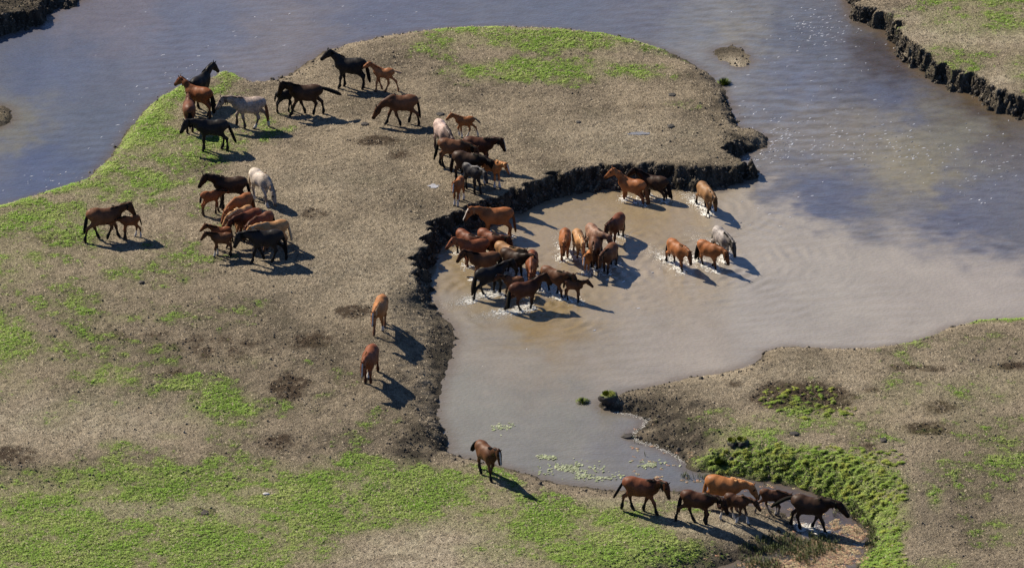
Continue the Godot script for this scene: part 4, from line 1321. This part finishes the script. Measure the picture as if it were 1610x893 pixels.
func plants() -> void:
	rng.seed = 77
	var leaf_m := leaf_material(Color(0.5, 0.55, 0.2))
	# short green grass
	var xf := []
	var cols := PackedColorArray()
	for k in 1500000:
		var x := rng.randf_range(-28.5, 28.5)
		var z := rng.randf_range(-39.0, 31.0)
		var g := near_of(grass_at, x, z)
		if rng.randf() > g * 1.1 - 0.08:
			continue
		var y := ground_y(x, z)
		if y < 0.06:
			continue
		var s := rng.randf_range(0.5, 1.0) * (0.6 + 0.5 * g)
		xf.append(Transform3D(Basis(Vector3.UP, rng.randf() * TAU).scaled(Vector3(s, s * rng.randf_range(0.7, 1.3), s)), Vector3(x, y - 0.01, z)))
		var v := rng.randf()
		var nl := n_mid.get_noise_2d(x * 0.5 + 200.0, z * 0.5)
		cols.append(Color(0.19, 0.33, 0.045).lerp(Color(0.36, 0.41, 0.14), clampf(v * 0.5 + nl * 0.8, 0.0, 1.0)) * rng.randf_range(0.7, 1.2))
	print("grass ", xf.size())
	scatter("grass", leafy(7, 0.05, 0.016, 0.075, 4), leaf_m, xf, cols, "short bright green grass in patches on the banks", "grass")
	# dry stubble
	xf = []
	cols = PackedColorArray()
	for k in 330000:
		var x := rng.randf_range(-28.5, 28.5)
		var z := rng.randf_range(-39.0, 31.0)
		var y := ground_y(x, z)
		if y < 0.18:
			continue
		var dk := look(m_dark, x, z) + look(m_stain, x, z)
		var keep := 0.55 + 0.5 * n_mid.get_noise_2d(x + 90.0, z) + 0.3 * look(m_pale, x, z) - dk * 0.5
		if rng.randf() > keep:
			continue
		var s := rng.randf_range(0.5, 1.2)
		xf.append(Transform3D(Basis(Vector3.UP, rng.randf() * TAU).scaled(Vector3(s, s, s)), Vector3(x, y - 0.008, z)))
		var pale := rng.randf()
		cols.append(Color(0.24, 0.2, 0.145).lerp(Color(0.42, 0.365, 0.275), pale * pale) * rng.randf_range(0.6, 1.1))
	print("stubble ", xf.size())
	scatter("dry_grass", leafy(4, 0.05, 0.016, 0.075, 9), leaf_material(Color(0.2, 0.18, 0.12)), xf, cols, "sparse dry straw stubble over the trampled ground", "dry grass")
	# clods, dung and pocked mud
	xf = []
	cols = PackedColorArray()
	for k in 260000:
		var x := rng.randf_range(-28.5, 28.5)
		var z := rng.randf_range(-39.0, 31.0)
		var y := ground_y(x, z)
		if y < 0.02:
			continue
		var st := look(m_stain, x, z)
		var dk := look(m_dark, x, z)
		if rng.randf() > 0.06 + 0.75 * st + 0.6 * dk:
			continue
		var s := rng.randf_range(0.02, 0.05) + (rng.randf_range(0.0, 0.075) if rng.randf() < dk * 0.6 + st * 0.3 else 0.0)
		xf.append(Transform3D(Basis.from_euler(Vector3(rng.randf() * TAU, rng.randf() * TAU, 0)).scaled_local(Vector3(s, s * 0.7, s * 1.2)), Vector3(x, y + s * 0.15, z)))
		var near := ground_col[clampi(roundi((z - GZ) / GSZ), 0, GH - 1) * GW + clampi(roundi((x - GX) / GSX), 0, GW - 1)] / 1.45
		cols.append(near.lerp(Color(0.04, 0.033, 0.025), rng.randf_range(0.0, 0.7)) * rng.randf_range(0.7, 1.35))
	print("clods ", xf.size())
	var clod_m := StandardMaterial3D.new()
	clod_m.vertex_color_use_as_albedo = true
	clod_m.roughness = 0.85
	clod_m.metallic_specular = 0.3
	scatter("dirt_clods", lump(3), clod_m, xf, cols, "clods of earth and dung scattered on the bare ground", "clods")
	# slumped mud along the cut banks
	xf = []
	cols = PackedColorArray()
	for k in 1500000:
		var x := rng.randf_range(-28.5, 28.5)
		var z := rng.randf_range(-39.0, 31.0)
		var d := look(shore, x, z)
		if d < -0.25 or d > 1.1:
			continue
		var b := look(bank_h, x, z)
		var w := look(bank_w, x, z)
		var cliff := clampf((b / w - 0.7) / 0.7, 0.0, 1.0)
		if d > w + 0.15 or rng.randf() > cliff * 0.4 + 0.02:
			continue
		var y := ground_y(x, z)
		if y < -0.1 or y > b * 0.97:
			continue
		var s := rng.randf_range(0.04, 0.13) * (1.0 if rng.randf() < 0.88 else 1.9)
		xf.append(Transform3D(Basis.from_euler(Vector3(rng.randf() * 0.6, rng.randf() * TAU, rng.randf() * 0.6)).scaled_local(Vector3(s, s * rng.randf_range(0.5, 1.2), s)), Vector3(x, y, z)))
		var v := rng.randf()
		cols.append(Color(0.032, 0.028, 0.022).lerp(Color(0.12, 0.1, 0.075), v * v))
	print("slump ", xf.size())
	var mud_m := clod_m.duplicate()
	mud_m.roughness = 0.7
	mud_m.metallic_specular = 0.3
	scatter("bank_mud", lump(12), mud_m, xf, cols, "lumpy dark mud slumping down the cut river banks", "mud")
	# leafy growth on the stream bank
	xf = []
	cols = PackedColorArray()
	for k in 900000:
		var x := rng.randf_range(5.0, 24.0)
		var z := rng.randf_range(6.0, 31.0)
		var g := look(m_bush, x, z)
		if g < 0.05:
			continue
		var nm := 0.55 * n_mid.get_noise_2d(x * 1.4 + 7.0, z * 1.4) + 0.7 * n_fine.get_noise_2d(x * 0.7, z * 0.7)
		if rng.randf() > smoothstep(0.2, 0.85, g * 0.9 + nm * 1.25) * 0.5:
			continue
		var y := ground_y(x, z)
		if y < 0.02:
			continue
		var s := rng.randf_range(0.7, 1.3) * (0.38 + 0.45 * clampf(nm + 0.3, 0.0, 1.0))
		xf.append(Transform3D(Basis(Vector3.UP, rng.randf() * TAU).scaled(Vector3(s, s, s)), Vector3(x, y - 0.02 + 0.06 * maxf(nm, 0.0) * rng.randf(), z)))
		cols.append(Color(0.15, 0.24, 0.034).lerp(Color(0.3, 0.32, 0.06), clampf(rng.randf() * 0.7 + n_low.get_noise_2d(x * 3.0, z * 3.0), 0.0, 1.0)) * rng.randf_range(0.6, 1.15))
	print("bush ", xf.size())
	scatter("bank_plants", leafy(11, 0.075, 0.016, 0.115, 31), leaf_m, xf, cols, "lush clumpy green plants covering the bank of the narrow stream", "bank plants")
	# reeds and reddish water weed in the stream
	xf = []
	cols = PackedColorArray()
	var red := []
	var red_c := PackedColorArray()
	for k in 300000:
		var x := rng.randf_range(5.0, 20.0)
		var z := rng.randf_range(14.0, 31.0)
		var y := maxf(ground_y(x, z), 0.0)
		if y > 0.2:
			continue
		var g := look(m_reed, x, z)
		if rng.randf() < smoothstep(0.2, 0.8, g + 0.6 * n_mid.get_noise_2d(x, z)) * 0.1:
			var s := rng.randf_range(0.7, 1.3)
			xf.append(Transform3D(Basis(Vector3.UP, rng.randf() * TAU).scaled(Vector3(s, s, s)), Vector3(x, y - 0.02, z)))
			cols.append(Color(0.1, 0.14, 0.05).lerp(Color(0.19, 0.2, 0.09), rng.randf()))
		g = look(m_red, x, z)
		if rng.randf() < smoothstep(0.2, 0.8, g + 0.55 * n_mid.get_noise_2d(x + 60.0, z) + 0.5 * n_fine.get_noise_2d(x * 0.7, z * 0.7)) * 0.28:
			var s := rng.randf_range(0.4, 1.0)
			red.append(Transform3D(Basis(Vector3.UP, rng.randf() * TAU).scaled(Vector3(s, s * 0.4, s)), Vector3(x, y + 0.002, z)))
			red_c.append(Color(0.4, 0.21, 0.14).lerp(Color(0.38, 0.34, 0.19), rng.randf()) * rng.randf_range(0.6, 1.3))
	scatter("stream_reeds", leafy(5, 0.3, 0.014, 0.08, 51), leaf_m, xf, cols, "thin dark green reeds standing in the shallow stream", "reeds")
	scatter("red_water_weed", leafy(6, 0.06, 0.05, 0.11, 61), leaf_m, red, red_c, "reddish weed floating over the stream at the lower right", "water weed")


func splashes() -> void:
	rng.seed = 5
	var xf := []
	var cols := PackedColorArray()
	for s in splash_spots:
		var at: Vector2 = s[0]
		var fwd: Vector2 = s[1]
		var right := Vector2(-fwd.y, fwd.x)
		var count := 520 if not s[4] else 2300
		for k in count:
			var hoof: Vector3 = s[3][rng.randi() % 4]
			var q: Vector2 = at + (fwd * hoof.x + right * hoof.z) * s[2]
			var trail := rng.randf()
			q += -fwd * trail * trail * (2.0 if s[4] else 0.35) + Vector2(rng.randfn(), rng.randfn()) * (0.1 + 0.17 * trail)
			if look(shore, q.x, q.y) > -0.05:
				continue
			var sz := rng.randf_range(0.01, 0.03) * (1.3 - trail)
			if rng.randf() < 0.1 and trail < 0.5:
				sz *= 2.6
			var turn := atan2(-fwd.y, fwd.x) + rng.randf_range(-0.5, 0.5)
			xf.append(Transform3D(Basis(Vector3.UP, turn).scaled_local(Vector3(sz * rng.randf_range(1.5, 4.0), minf(sz * 0.6, 0.025), sz)), Vector3(q.x, 0.005 + (rng.randf() * 0.1 * (1.0 - trail) if s[4] and rng.randf() < 0.25 else 0.0), q.y)))
			cols.append(Color(0.8, 0.78, 0.7) * rng.randf_range(0.75, 1.1))
	var m := StandardMaterial3D.new()
	m.vertex_color_use_as_albedo = true
	m.roughness = 0.3
	scatter("splashing_foam", lump(8), m, xf, cols, "white foam and splashes around the legs of the wading horses", "splash")
	# pale scum along the edge of the spit
	xf = []
	cols = PackedColorArray()
	var edge := outline([4.41, 12.74, 5.01, 12.92, 5.76, 13.46, 5.55, 14.12, 5.03, 14.96, 5.32, 15.44, 6.03, 15.91, 6.82, 16.74, 7.28, 17.51])
	for k in 700:
		var e := rng.randi() % (edge.size() - 1)
		var q := edge[e].lerp(edge[e + 1], rng.randf()) + Vector2(rng.randfn(), rng.randfn()) * 0.06
		var sz := rng.randf_range(0.015, 0.04)
		xf.append(Transform3D(Basis(Vector3.UP, rng.randf() * TAU).scaled_local(Vector3(sz * 1.5, sz * 0.4, sz)), Vector3(q.x, maxf(ground_y(q.x, q.y), 0.0) + 0.005, q.y)))
		cols.append(Color(0.5, 0.48, 0.42) * rng.randf_range(0.6, 1.1))
	scatter("shore_scum", lump(9), m, xf, cols, "pale line of scum along the waterline of the muddy spit", "scum")
	# small wavelet flecks; sun glints are put in as near-white colour
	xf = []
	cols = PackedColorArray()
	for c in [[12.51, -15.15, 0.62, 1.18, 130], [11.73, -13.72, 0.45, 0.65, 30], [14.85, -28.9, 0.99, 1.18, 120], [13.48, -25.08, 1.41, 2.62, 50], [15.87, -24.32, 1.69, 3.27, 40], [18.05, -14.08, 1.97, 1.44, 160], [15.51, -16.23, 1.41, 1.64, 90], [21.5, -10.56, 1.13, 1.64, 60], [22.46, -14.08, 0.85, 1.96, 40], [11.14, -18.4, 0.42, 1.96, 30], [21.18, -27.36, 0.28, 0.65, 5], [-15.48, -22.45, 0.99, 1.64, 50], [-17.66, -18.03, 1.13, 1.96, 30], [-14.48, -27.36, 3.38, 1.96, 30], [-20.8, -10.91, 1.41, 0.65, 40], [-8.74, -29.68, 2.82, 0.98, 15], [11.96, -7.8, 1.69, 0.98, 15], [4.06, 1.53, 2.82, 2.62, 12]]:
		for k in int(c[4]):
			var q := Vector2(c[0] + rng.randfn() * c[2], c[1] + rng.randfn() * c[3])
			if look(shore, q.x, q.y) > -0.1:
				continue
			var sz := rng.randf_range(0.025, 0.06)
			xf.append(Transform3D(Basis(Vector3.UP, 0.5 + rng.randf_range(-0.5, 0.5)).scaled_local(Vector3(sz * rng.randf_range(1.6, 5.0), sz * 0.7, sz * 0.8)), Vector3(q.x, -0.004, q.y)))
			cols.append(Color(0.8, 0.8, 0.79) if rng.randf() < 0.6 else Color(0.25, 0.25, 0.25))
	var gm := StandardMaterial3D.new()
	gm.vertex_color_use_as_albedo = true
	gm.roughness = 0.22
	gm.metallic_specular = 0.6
	scatter("river_glint_flecks", lump(15), gm, xf, cols, "small wavelet flecks on the river with sun glints painted in as white", "wavelets")


func small_things() -> void:
	rng.seed = 19
	var leaf_m := leaf_material(Color(0.5, 0.55, 0.2))
	# floating mats of pale weed in the pool
	for w in [[2.42, 18.03, 1.13, 0.59, 420, "broad pale green weed mat floating near the near shore of the pool"], [3.59, 18.68, 0.96, 0.39, 300, "weed strip on the right of the broad mat, nearest the striding dark bay"], [1.52, 16.92, 0.45, 0.26, 110, "small weed patch at upper left of the broad floating mat"], [-0.51, 14.18, 0.56, 0.46, 90, "sparse yellow-green weed flecks in the middle of the lower pool"], [5.87, 17.62, 0.62, 0.33, 150, "pale weed patch close to the muddy spit above the dark bay"]]:
		var st := SurfaceTool.new()
		st.begin(Mesh.PRIMITIVE_TRIANGLES)
		for k in int(w[4]):
			var q := Vector2(rng.randfn() * w[2] * 0.5, rng.randfn() * w[3] * 0.5)
			var nn := n_mid.get_noise_2d((w[0] + q.x) * 1.6, (w[1] + q.y) * 1.6)
			if nn < -0.1:
				continue
			var r := rng.randf_range(0.03, 0.085)
			var c := Color(0.34, 0.4, 0.2).lerp(Color(0.5, 0.52, 0.36), rng.randf()) * rng.randf_range(0.6, 1.1)
			var lift := Vector3(q.x, 0.012 + rng.randf() * 0.015, q.y)
			var tilt := Basis.from_euler(Vector3(rng.randf_range(-0.3, 0.3), rng.randf() * TAU, rng.randf_range(-0.3, 0.3)))
			var ring := []
			for e in 6:
				ring.append(lift + tilt * (Vector3(cos(e * TAU / 6), 0, sin(e * TAU / 6) * 0.6) * r))
			for e in range(1, 5):
				for v in [ring[0], ring[e], ring[e + 1]]:
					st.set_color(c)
					st.add_vertex(v)
		st.generate_normals()
		var o := MeshInstance3D.new()
		o.name = numbered("floating_weed")
		o.mesh = st.commit()
		o.material_override = leaf_m
		o.position = Vector3(w[0], 0, w[1])
		tag(o, w[5], "water weed", "floating weed in the pool")
		add_child(o)
	# two small puddles left on the dry ground, the glare painted in as pale grey
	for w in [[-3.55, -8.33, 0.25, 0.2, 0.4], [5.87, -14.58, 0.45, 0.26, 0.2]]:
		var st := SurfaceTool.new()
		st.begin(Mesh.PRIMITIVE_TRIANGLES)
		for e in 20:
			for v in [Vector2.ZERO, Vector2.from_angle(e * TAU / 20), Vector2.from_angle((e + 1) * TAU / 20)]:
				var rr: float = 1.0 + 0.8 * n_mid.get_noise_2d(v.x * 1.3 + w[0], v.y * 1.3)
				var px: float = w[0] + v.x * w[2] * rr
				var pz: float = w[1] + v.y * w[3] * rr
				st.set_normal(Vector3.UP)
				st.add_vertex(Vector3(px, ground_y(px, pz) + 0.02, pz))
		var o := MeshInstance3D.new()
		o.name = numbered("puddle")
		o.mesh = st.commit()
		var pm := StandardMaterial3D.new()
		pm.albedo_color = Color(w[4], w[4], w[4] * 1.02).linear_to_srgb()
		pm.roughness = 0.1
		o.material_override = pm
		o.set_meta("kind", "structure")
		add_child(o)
	# tussocks
	for t in [[3.02, 11.71, 0.28, 0.22, "lone green grass tussock standing in the pool off the muddy spit"], [10.03, -22, 0.31, 0.35, "dark green tussock at the river edge of the peninsula"], [8.71, 17.92, 0.28, 0.3, "round bright tussock at the left end of the lush stream bank"]]:
		var root := Node3D.new()
		root.name = numbered("grass_tussock")
		var y := maxf(ground_y(t[0], t[1]), -0.05)
		root.position = Vector3(t[0], y, t[1])
		tag(root, t[4], "tussock")
		add_child(root)
		var st := SurfaceTool.new()
		st.begin(Mesh.PRIMITIVE_TRIANGLES)
		for k in 420:
			var a := rng.randf() * TAU
			var r := sqrt(rng.randf())
			var out := Vector3(cos(a), 0, sin(a))
			var base: Vector3 = out * r * t[2] * 0.8
			var h: float = t[3] * rng.randf_range(0.5, 1.1) * (1.15 - 0.6 * r)
			var tip: Vector3 = base + out * (0.3 + r) * t[2] * 0.35 + Vector3.UP * h
			var side := Vector3(-out.z, 0, out.x) * 0.022
			var c := Color(0.07, 0.12, 0.02).lerp(Color(0.15, 0.18, 0.04), rng.randf())
			var n := (Vector3.UP + out * 0.6).normalized()
			for v in [base - side, tip, base + side]:
				st.set_color(c)
				st.set_normal(n)
				st.add_vertex(v)
		add_part(root, "blades", st, leaf_m)
	# lumps of earth
	var soil := StandardMaterial3D.new()
	soil.vertex_color_use_as_albedo = true
	soil.roughness = 0.8
	for b in [[4.92, 15.02, 0.28, 0.16, 0.2, 0.04, 0.034, 0.027, "mud_lump", "dark mud lump in the water beside the muddy spit", "mud lump", 0], [4.13, 12.01, 0.38, 0.32, 0.4, 0.035, 0.031, 0.025, "turf_block", "grass-topped block of black earth at the tip of the muddy spit", "turf block", 1], [9.27, 16.8, 0.26, 0.26, 0.32, 0.03, 0.027, 0.02, "turf_block", "left of two grass-topped earth blocks above the lush stream bank", "turf block", 1], [9.67, 16.86, 0.29, 0.28, 0.32, 0.03, 0.027, 0.02, "turf_block", "right of two grass-topped earth blocks above the lush stream bank", "turf block", 1], [-10.19, 21.29, 0.13, 0.06, 0.09, 0.4, 0.39, 0.37, "pale_stone", "small white stone lying in the green grass at lower left", "stone", 0], [-12.67, 23, 0.17, 0.09, 0.2, 0.035, 0.026, 0.018, "dung_pile", "dark dung pile in the grass at lower left", "dung", 0], [15.62, 16.78, 0.16, 0.1, 0.2, 0.035, 0.028, 0.02, "dung_pile", "dark dung pile beside scattered brown litter on the right bank", "dung", 0], [11.91, 16.17, 0.22, 0.1, 0.18, 0.03, 0.025, 0.02, "dung_pile", "black dung pile above the lush stream bank", "dung", 0], [-16.34, 1.36, 0.12, 0.1, 0.12, 0.04, 0.032, 0.024, "dung_pile", "single dark dung pile on the bare ground left of the huddle", "dung", 0], [-3.34, -16.84, 0.2, 0.1, 0.2, 0.03, 0.025, 0.02, "dung_pile", "dark dung pile behind the pale horse on the clifftop", "dung", 0], [-6.84, -15.83, 0.18, 0.08, 0.2, 0.04, 0.032, 0.024, "dung_pile", "dark dung pile just left of the grazing bay", "dung", 0], [7.37, -15.67, 0.16, 0.08, 0.2, 0.03, 0.026, 0.02, "dung_pile", "dark dung pile near the river end of the peninsula", "dung", 0], [7.51, -19.61, 0.18, 0.08, 0.2, 0.03, 0.026, 0.02, "dung_pile", "dark dung pile below the top green patch on the right", "dung", 0], [3.09, -15.75, 0.13, 0.08, 0.15, 0.03, 0.026, 0.02, "dung_pile", "dark dung pile in the middle of the peninsula", "dung", 0]]:
		var st := SurfaceTool.new()
		st.begin(Mesh.PRIMITIVE_TRIANGLES)
		st.set_smooth_group(0)
		var sp := SphereMesh.new()
		sp.radial_segments = 18
		sp.rings = 10
		sp.radius = 1.0
		sp.height = 2.0
		var a := sp.get_mesh_arrays()
		var v: PackedVector3Array = a[Mesh.ARRAY_VERTEX]
		for k in a[Mesh.ARRAY_INDEX]:
			var p := v[k]
			var nn := n_mid.get_noise_3d(p.x * 1.5 + b[0], p.y * 1.5, p.z * 1.5 + b[1])
			var q: Vector3 = p * (1.0 + 0.55 * nn) * Vector3(b[2], b[3], b[4])
			q.y = minf(q.y, b[3] * (0.6 + 0.15 * nn))
			var earth: Color = Color(b[5], b[6], b[7]) * (1.0 + 0.6 * n_fine.get_noise_3d(p.x, p.y, p.z))
			if b[11] > 0.0 and p.y > 0.5 + 0.2 * nn:
				earth = Color(0.13, 0.15, 0.04) * (1.0 + 0.5 * nn)
			st.set_color(earth)
			st.add_vertex(q)
		st.index()
		st.generate_normals()
		var o := MeshInstance3D.new()
		o.name = numbered(b[8])
		o.mesh = st.commit()
		o.material_override = soil
		o.position = Vector3(b[0], maxf(ground_y(b[0], b[1]), -0.03), b[1])
		tag(o, b[9], b[10])
		add_child(o)
		if b[11] > 0.0:
			st = SurfaceTool.new()
			st.begin(Mesh.PRIMITIVE_TRIANGLES)
			for k in 500:
				var r := sqrt(rng.randf()) * 0.85
				var an := rng.randf() * TAU
				var base := Vector3(cos(an) * r * b[2] * 0.8, b[3] * 0.56, sin(an) * r * b[4] * 0.8)
				var lean := Vector3(rng.randf_range(-0.06, 0.06), rng.randf_range(0.06, 0.11), rng.randf_range(-0.06, 0.06))
				var side := Vector3(0.018, 0, 0).rotated(Vector3.UP, an)
				var c := Color(0.1, 0.15, 0.02).lerp(Color(0.2, 0.2, 0.05), rng.randf())
				for p in [base - side, base + lean, base + side]:
					st.set_color(c)
					st.set_normal(Vector3.UP)
					st.add_vertex(p)
			add_part(o, "grass_cap", st, leaf_m)
